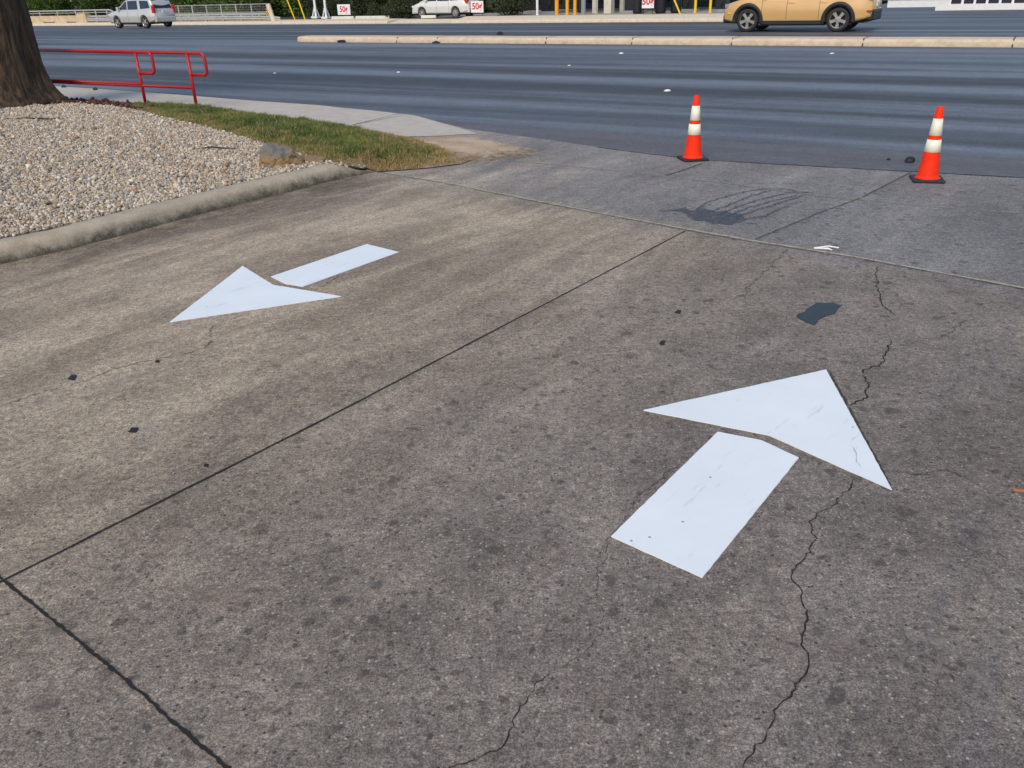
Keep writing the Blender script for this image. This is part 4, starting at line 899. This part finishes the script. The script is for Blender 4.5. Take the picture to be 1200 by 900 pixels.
def waste(x0, x1, s_, lab):
    a, b = on(s_, x1, .5), on(s_, x0, .5); r_ = (b - a) / 2; root = empty('waste_bin', ST(s_, (a + b) / 2, .3), label=lab, cat='bin', group='black bins on the forecourt')
    bm = bmesh.new(); lathe(bm, [(0, 0), (r_ * .85, 0), (r_, .1), (r_ * 1.0, .95), (r_ * .9, 1.0), (0, 1.0)], 20); bmo('drum', bm, M['black'], root)
    bm = bmesh.new(); lathe(bm, [(r_ * 1.02, .98), (r_ * .9, 1.15), (r_ * .4, 1.3), (0, 1.32)], 20); bmo('lid', bm, M['plastic'], root)
waste(768, 780, 48.6, 'black bin right of the third price sign'); waste(786, 798, 49, 'black bin behind the slanted yellow guard'); waste(677, 681, 52, 'thin black bin beside the grey pole'); waste(742, 752, 48.4, 'black bin left of the third price sign')
def bollard(x0, x1, ybot, s_, m, lab, grp, h=1.1, cat='bollard'):
    z = .3; a = on(s_, (x0 + x1) / 2, z); r_ = (P3(x1, ybot, s_) - P3(x0, ybot, s_)).length / 2; bm = bmesh.new()
    lathe(bm, [(r_ * 1.25, -.03), (r_ * 1.25, .03), (r_, .04), (r_, h - r_ * .4), (r_ * .7, h - .03), (r_ * .2, h)], 16); bm.faces.new([v_ for v_ in bm.verts if abs(v_.co.z - h) < 1e-6]); o = bmo('bollard' if h < 2 else 'steel_pole', bm, m, smooth=False); o.location = ST(s_, a, z); tag(o, lab, cat, grp)
bollard(650.5, 654.5, 18, 48, M['ochre'], 'leftmost orange bollard, standing clear of the other two', 'orange bollards', 1.3); bollard(663, 666.5, 18, 48.1, M['ochre'], 'middle one of the three orange bollards', 'orange bollards', 1.3); bollard(672, 675.5, 18, 48.1, M['ochre'], 'right orange bollard beside the grey pole', 'orange bollards', 1.3)
bollard(813, 816, 13, 49, M['yellow'], 'left of two bright yellow bollards, farther from the gold car', 'yellow bollards', 1.3); bollard(830.5, 833.5, 13, 49, M['yellow'], 'right of two bright yellow bollards, nearer the gold car', 'yellow bollards', 1.3)
bollard(681, 686, 17, 48.5, M['grey'], 'grey steel pole right of the orange bollards', 'steel poles', 4.2, 'pole'); bollard(628.5, 631, 17, 48.2, M['white'], 'thin white pole right of the wide shrub', 'steel poles', 3.5, 'pole'); bollard(698.9, 700.3, 17, 48.4, M['galv'], 'thin pale pole between the cream columns', 'steel poles', 3.5, 'pole')

# far right: white kerb wall, black panel fence
sR = 58.6; root = empty('panel_fence', ST(sR, 0, 0), label='black panel fence with white posts on a white plinth at the far right', cat='fence')
r0_, r1_ = on(sR, 1096, .1), -70; bm = bmesh.new(); sbox(bm, sR, sR + .4, r1_, r0_, -.05, .32); bmo('plinth', bm, M['white'], root)
t = on(sR, 1112, .5); k = 0
while t > -20:
    bm = bmesh.new(); sbox(bm, sR + .1, sR + .2, t - .12, t, .32, 1.6); bmo('post', bm, M['white'], root)
    bm = bmesh.new(); sbox(bm, sR + .13, sR + .17, t - .62, t - .122, .34, 1.5); bmo('panel', bm, M['black'], root)
    bm = bmesh.new(); sbox(bm, sR + .10, sR + .125, t - .62, t - .122, .9, .98); bmo('cross_bar', bm, M['white'], root) if k % 2 else bm.free()
    t -= .63 if k % 3 else .66; k += 1
localise(root)
root = empty('barrier_wall', ST(66, 10, 0), label='low white barrier wall farther back behind the gold car tail', cat='wall')
bm = bmesh.new(); sbox(bm, 66, 66.4, on(66, 1113, .2), on(66, 1040, .2), -.05, .45); bmo('wall', bm, M['white'], root)
bm = bmesh.new(); sbox(bm, 65.95, 66.45, on(66, 1113, .2), on(66, 1040, .2), .452, .52); bmo('coping', bm, M['cream'], root); localise(root)

# ------------------------------------------------------------------ vehicles
def interp(x, pts):
    if x <= pts[0][0]: return pts[0][1]
    for i in range(len(pts) - 1):
        if x <= pts[i + 1][0]:
            a, b = pts[i], pts[i + 1]; u_ = (x - a[0]) / (b[0] - a[0]); return a[1] + (b[1] - a[1]) * u_
    return pts[-1][1]
def car(name, loc, heading, lab, cat, P):
    """x forward, y to the car's left, origin on the road below the middle of the wheelbase"""
    root = empty(name, loc, heading, label=lab, cat=cat)
    wb, Wd, wr, belt, roofz, paint = P['wb'], P['w'] / 2, P['wr'], P['belt'], P['roof'], P['paint']; xf, xr = P['front'], P['rear']; gc = P['gc']
    top = P['top']; ar = wr * 1.17; ar2 = ar + .05
    n = 110; xs = [xr + (xf - xr) * i / (n - 1) for i in range(n)]
    for c_ in (wb / 2, -wb / 2): xs += [c_ - ar, c_ - ar + .004, c_ + ar, c_ + ar - .004]
    xs = sorted(xs)
    def plan(x):
        e = max(0, (x - (xf - .9)) / .9, ((xr + .7) - x) / .7); return Wd * (1 - .20 * e ** 2.4)
    def bot(x):
        b = gc + .10 + max(0, (x - (xf - .7)) / .7) ** 2 * .10 + max(0, ((xr + .8) - x) / .8) ** 2 * .16
        for c_ in (wb / 2, -wb / 2):
            if abs(x - c_) < ar: b = max(b, wr + math.sqrt(max(0, ar * ar - (x - c_) ** 2)))
        return b
    bm = bmesh.new(); rings = []
    for x in xs:
        zt = interp(x, top); zb = min(bot(x), zt - .08); W_ = plan(x); ring = []
        rows = 9
        for k in range(rows):
            z = zb + (zt - .05 - zb) * k / (rows - 1); y = W_ * (1 - .07 * max(0, (.62 - z) / .5) ** 2 - .09 * max(0, (z - .62) / (belt - .5)) ** 2) + .012 * math.sin(max(0, min(1, (z - .5) / .4)) * math.pi)
            ring.append((y, z))
        y_ = ring[-1][0]; ring += [(y_ - .03, zt - .015), (y_ - .09, zt), (y_ * .55, zt + .025), (0, zt + .035)]
        full = [(x, -a, b) for a, b in ring] + [(x, a, b) for a, b in ring[:-1][::-1]]; rings.append([bm.verts.new(q) for q in full])
    m_ = len(rings[0])
    for i in range(len(rings) - 1):
        for k in range(m_): bm.faces.new((rings[i][k], rings[i][(k + 1) % m_], rings[i + 1][(k + 1) % m_], rings[i + 1][k]))
    bm.faces.new(rings[0]); bm.faces.new(rings[-1][::-1]); bmo('body', bm, M[paint], root, True)
    # underbody
    bm = bmesh.new(); box(bm, (-wb / 2 + ar, -Wd + .12, gc), (wb / 2 - ar, Wd - .12, .5)); box(bm, (xr + .25, -Wd + .38, gc + .06), (xf - .25, Wd - .38, .62)); bmo('underbody', bm, M['plastic'], root)
    # cabin
    cab = P['cabin']; bm = bmesh.new(); rings = []                 # list of (x, z) roof line; belt below
    cx0, cx1 = cab[0][0], cab[-1][0]; nn = 40
    def cab_y(z, x): f_ = max(0, (z - belt)) / (roofz - belt); return (plan(x) * .93) * (1 - .17 * f_ - .04 * f_ * f_)
    for i in range(nn):
        x = cx0 + (cx1 - cx0) * i / (nn - 1); zt = max(interp(x, cab), belt - .02); ring = []
        zs = [belt - .06, belt, belt + (zt - belt) * .35, belt + (zt - belt) * .7, zt - .03]; ring = [(cab_y(z, x), z) for z in zs] + [(cab_y(zt, x) - .05, zt), (cab_y(zt, x) * .5, zt + .02), (0, zt + .03)]
        full = [(x, -a, b) for a, b in ring] + [(x, a, b) for a, b in ring[:-1][::-1]]; rings.append([bm.verts.new(q) for q in full])
    m_ = len(rings[0])
    for i in range(nn - 1):
        for k in range(m_): bm.faces.new((rings[i][k], rings[i][(k + 1) % m_], rings[i + 1][(k + 1) % m_], rings[i + 1][k]))
    bm.faces.new(rings[0]); bm.faces.new(rings[-1][::-1]); bmo('cabin', bm, M[paint], root, True)
    for sg in (-1, 1):
        for wpoly in P['windows']:
            bm = bmesh.new(); pp = []
            for i in range(len(wpoly)):
                a, b = wpoly[i], wpoly[(i + 1) % len(wpoly)]
                for k in range(5): pp.append((a[0] + (b[0] - a[0]) * k / 5, a[1] + (b[1] - a[1]) * k / 5))
            V_ = [bm.verts.new((x, sg * (cab_y(z, x) + .008), z)) for x, z in pp]; bm.faces.new(V_ if sg < 0 else V_[::-1]); bmesh.ops.triangulate(bm, faces=bm.faces[:])
            o = bmo('side_window', bm, M['glass'], root)
        for hx in P['handles']:
            bm = bmesh.new(); y = plan(hx) * .975; box(bm, (hx - .11, sg * y - .02, belt - .20), (hx + .11, sg * y + .02, belt - .165)); bevel(bmo('door_handle', bm, M[P.get('hm', paint)], root), .008)
        bm = bmesh.new(); mx = P['mirror']; y0 = sg * (cab_y(belt + .1, mx)); box(bm, (mx - .08, y0, belt + .03), (mx + .08, y0 + sg * .2, belt + .2)); bevel(bmo('door_mirror', bm, M[paint], root), .03, 3)
        # door seams
        for q, sx in enumerate(P['seams']):
            bm = bmesh.new(); V_ = []
            for k in range(8):
                z = gc + .2 + (belt - .03 - gc - .2) * k / 7; y = plan(sx) * (1 - .07 * max(0, (.62 - z) / .5) ** 2 - .09 * max(0, (z - .62) / (belt - .5)) ** 2) + .012 * math.sin(max(0, min(1, (z - .5) / .4)) * math.pi) + .003
                V_.append((bm.verts.new((sx, sg * y, z)), bm.verts.new((sx + .012, sg * y, z))))
            for k in range(7): bm.faces.new((V_[k][0], V_[k][1], V_[k + 1][1], V_[k + 1][0]))
            bmo('door_seam', bm, M['plastic'], root)
        # cladding round the arches and sills
        if P.get('clad'):
            for c_ in (wb / 2, -wb / 2):
                bm = bmesh.new(); V_ = []
                for k in range(25):
                    a = -.15 + (math.pi + .3) * k / 24; row = []
                    for rr, dy in ((ar - .03, .0), (ar - .025, .055), (ar + .09, .05), (ar + .105, .0)):
                        x = c_ + rr * math.cos(a); z = wr + rr * math.sin(a); row.append(bm.verts.new((x, sg * (plan(x) * .985 + dy - .01), max(z, gc + .05))))
                    V_.append(row)
                for i in range(24):
                    for k in range(3): bm.faces.new((V_[i][k], V_[i][k + 1], V_[i + 1][k + 1], V_[i + 1][k]))
                bmo('arch_trim', bm, M['plastic'], root, True)
            bm = bmesh.new(); y = sg * (plan(0) - .02); box(bm, (-wb / 2 + ar, min(y, y - sg * .2), gc + .02), (wb / 2 - ar, max(y, y - sg * .2), gc + .27)); bevel(bmo('sill_cladding', bm, M['plastic'], root), .03, 3)
        # lamps
        bm = bmesh.new(); hl = P['headlight']; y = plan(xf - .15)
        box(bm, (xf - .42, sg * y * .62, hl - .07), (xf - .02, sg * (y - .0), hl + .07)); bevel(bmo('headlight', bm, M[P.get('hl', 'clear')], root), .03, 3)
        bm = bmesh.new(); tl = P['tail']; y = plan(xr + .12)
        box(bm, (tl[0], sg * (y - tl[4]), tl[2]), (tl[1], sg * (y + .012), tl[3])); bevel(bmo('tail_light', bm, M['redlens'], root), .02, 3)
        if P.get('marker'):
            bm = bmesh.new(); a, z = P['marker']; y = plan(a); box(bm, (a - .09, sg * (y - .05), z - .03), (a + .09, sg * (y + .008), z + .03)); bevel(bmo('side_marker', bm, M['amber'], root), .01)
            bm = bmesh.new(); a, z = P['rmarker']; y = plan(a); box(bm, (a - .12, sg * (y - .12), z - .025), (a + .12, sg * (y + .03), z + .025)); bevel(bmo('rear_reflector', bm, M['redlens'], root), .01)
        if P.get('rails'):
            bm = bmesh.new(); tube(bm, [(cab[3][0] - 0, sg * (cab_y(roofz, 0) - .08), roofz - .02), (cab[3][0] + .15, sg * (cab_y(roofz, 0) - .08), roofz + .07), (.35, sg * (cab_y(roofz, 0) - .08), roofz + .07), (.5, sg * (cab_y(roofz, 0) - .08), roofz)], .02, 8); bmo('roof_rail', bm, M['chrome'], root)
    # glass front and rear
    for nm, (xa, za, xb, zb_) in (('windscreen', P['screen']), ('rear_window', P['back'])):
        sgn = 1 if nm == 'windscreen' else -1
        bm = bmesh.new(); V_ = []
        nrm = Vector((zb_ - za, 0, -(xb - xa))).normalized() * .012
        if nrm.x * sgn < 0: nrm = -nrm
        for k in range(2):
            x, z = (xa, za) if k == 0 else (xb, zb_); y = cab_y(z, x) - .09
            V_ += [bm.verts.new((x + nrm.x, -y, z + nrm.z)), bm.verts.new((x + nrm.x, y, z + nrm.z))]
        fc_ = bm.faces.new((V_[0], V_[1], V_[3], V_[2])); ex = bmesh.ops.extrude_face_region(bm, geom=[fc_]); bmesh.ops.translate(bm, vec=nrm * .5, verts=[q for q in ex['geom'] if isinstance(q, bmesh.types.BMVert)]); bmo(nm, bm, M['glass'], root)
    # bumpers and plate
    bm = bmesh.new(); y = plan(xr + .05); bh = P['rbump']; box(bm, (xr - .05, -y * .97, gc + .12), (xr + .35, y * .97, bh)); bevel(bmo('rear_bumper', bm, M[P['bump']], root), .06, 3)
    bm = bmesh.new(); y = plan(xf - .05); box(bm, (xf - .35, -y * .97, gc + .08), (xf + .04, y * .97, P['fbump'])); bevel(bmo('front_bumper', bm, M[P['bump']], root), .06, 3)
    bm = bmesh.new(); box(bm, (xr - .03, -.16, P['plz']), (xr - .012 + .1, .16, P['plz'] + .13)); bmo('licence_plate', bm, M['plate'], root)
    if P.get('pipe'):
        bm = bmesh.new(); tube(bm, [(xr + .5, .5, gc + .05), (xr + .05, .5, gc + .04)], .035, 8); bmo('tail_pipe', bm, M['chrome'], root)
    # wheels
    first = None
    for c_ in (wb / 2, -wb / 2):
        for sg in (-1, 1):
            if first is None:
                bm = bmesh.new(); wt = .24; lathe(bm, [(wr * .70, -wt * .42), (wr * .90, -wt * .5), (wr * .985, -wt * .38), (wr, -wt * .15), (wr, wt * .15), (wr * .985, wt * .38), (wr * .90, wt * .5), (wr * .70, wt * .42)], 40, 'y'); ty = bmo('wheel', bm, M['rubber'], root, True)
                bm = bmesh.new(); lathe(bm, [(wr * .71, .10), (wr * .66, .085), (wr * .66, -.1), (.0, -.1)], 40, 'y')
                ns = P['spokes']
                for k in range(ns):
                    Mx = Matrix.Rotation(2 * math.pi * k / ns + .3, 4, 'Y')
                    for tw in (-.11, .11):
                        box(bm, (.03, .045, -.028), (wr * .68, .085, .028), Mx @ Matrix.Rotation(tw, 4, 'Y'))
                lathe(bm, [(.10, .045), (.10, .10), (.0, .105)], 16, 'y')
                rim = bmo('rim', bm, M['alloy'], ty); bmr = bmesh.new(); lathe(bmr, [(wr * .655, -.02), (0, -.02)], 30, 'y'); br = bmo('brake_disc', bmr, M['plastic'], ty); first = (ty, rim, br)
                a = ty
            else:
                a = first[0].copy(); C.objects.link(a); a.parent = root
                for q in first[1:]: b = q.copy(); C.objects.link(b); b.parent = a
            a.location = (c_, sg * (Wd - .135), wr); a.rotation_euler = (0, 0, 0 if sg > 0 else math.pi)
    return root
HEAD = math.atan2(U[1], U[0])       # vehicles drive to the left
# gold crossover
a = GF(875, 37.6, zroad); b = GF(980, 37.2, zroad); mid = (a + b) / 2; d = ST(0, 1).xy; Wg = 1.95
cen = ST(31.0 + Wg / 2 - .12, mid.x * U[0] + mid.y * U[1], 0); cen.z = Hs(32)
car('crossover', cen, HEAD, 'gold tan crossover with black cladding driving past behind the median', 'car', dict(wb=3.0, w=Wg, wr=.375, belt=1.08, roof=1.70, paint='gold', front=2.38, rear=-2.50, gc=.20,
    top=[(-2.5, .92), (-2.42, 1.08), (-1.5, 1.12), (.9, 1.08), (1.3, 1.07), (1.9, 1.0), (2.25, .90), (2.38, .72)], cabin=[(-2.40, 1.08), (-2.05, 1.52), (-1.75, 1.66), (-1.2, 1.70), (.1, 1.70), (.5, 1.62), (1.45, 1.06)],
    windows=[[(1.15, 1.12), (.42, 1.55), (.32, 1.57), (.25, 1.12)], [(.17, 1.12), (.22, 1.58), (-.75, 1.58), (-.85, 1.12)], [(-.95, 1.14), (-.85, 1.57), (-1.55, 1.50), (-1.95, 1.2)]], handles=[.05, -1.0], hm='gold', mirror=.95, seams=[1.02, .18, -.88],
    clad=True, hl='grey', headlight=.82, tail=(-2.5, -2.1, .95, 1.10, .5), marker=(2.12, .60), rmarker=(-2.38, .62), rails=True, screen=(1.38, 1.13, .56, 1.62), back=(-2.36, 1.16, -2.04, 1.54), rbump=.66, fbump=.56, bump='plastic', plz=.75, pipe=False, spokes=5))
# silver SUV seen from behind
a = GF(172.5, 33.3, zroad); a.z = zroad(a.x, a.y); hd = HEAD + R(0)
fw = Vector((math.cos(hd), math.sin(hd), 0)); lf = Vector((-math.sin(hd), math.cos(hd), 0)); cen = a + fw * 1.35 - lf * .80; cen.z = zroad(a.x, a.y) + .012
car('suv', cen, hd, 'silver sport utility car driving away on the far lanes in front of the guard rail', 'car', dict(wb=2.7, w=1.82, wr=.345, belt=1.02, roof=1.68, paint='silver', front=2.25, rear=-2.25, gc=.20,
    top=[(-2.25, .9), (-2.2, 1.02), (-1.5, 1.04), (.9, 1.02), (1.4, 1.0), (1.9, .92), (2.15, .82), (2.25, .66)], cabin=[(-2.2, 1.0), (-2.02, 1.45), (-1.88, 1.62), (-1.5, 1.68), (-.1, 1.68), (.45, 1.58), (1.3, 1.0)],
    windows=[[(1.05, 1.06), (.42, 1.50), (.30, 1.52), (.2, 1.06)], [(.12, 1.06), (.18, 1.54), (-.72, 1.56), (-.85, 1.06)], [(-1.1, 1.08), (-.95, 1.55), (-1.75, 1.52), (-1.95, 1.12)]], handles=[.0, -.85], mirror=.95, seams=[1.0, .15, -.9],
    headlight=.78, tail=(-2.27, -2.08, .85, 1.28, .14), rails=True, screen=(1.24, 1.05, .52, 1.55), back=(-2.17, 1.10, -1.93, 1.56), rbump=.62, fbump=.55, bump='silver', plz=.86, spokes=5))
# pearl sedan on the lot
a = GF(534, 20.5, lambda x, y: .24); cen = a + Vector((U[0], U[1], 0)) * 1.32 + Vector((N[0], N[1], 0)) * .82; cen.z = .232
car('sedan', cen, HEAD, 'pearl white hatchback sedan parked between the tall shrub and the second price sign', 'car', dict(wb=2.65, w=1.74, wr=.315, belt=.95, roof=1.49, paint='pearl', front=2.2, rear=-2.25, gc=.16,
    top=[(-2.25, .78), (-2.2, 1.0), (-1.7, 1.0), (.9, .95), (1.5, .90), (1.95, .78), (2.2, .58)], cabin=[(-2.1, 1.0), (-1.5, 1.28), (-1.0, 1.42), (-.3, 1.49), (.1, 1.48), (.6, 1.34), (1.5, .92)],
    windows=[[(1.2, .98), (.55, 1.28), (.2, 1.38), (.15, .98)], [(.07, .98), (.12, 1.39), (-.8, 1.34), (-.85, .98)], [(-.93, .99), (-.9, 1.33), (-1.3, 1.2), (-1.55, 1.02)]], handles=[.05, -.8], mirror=.9, seams=[1.0, .1, -.85],
    headlight=.66, tail=(-2.22, -1.95, .80, 1.02, .2), screen=(1.42, .97, .68, 1.33), back=(-2.05, 1.04, -1.1, 1.40), rbump=.60, fbump=.5, bump='pearl', plz=.72, spokes=7))
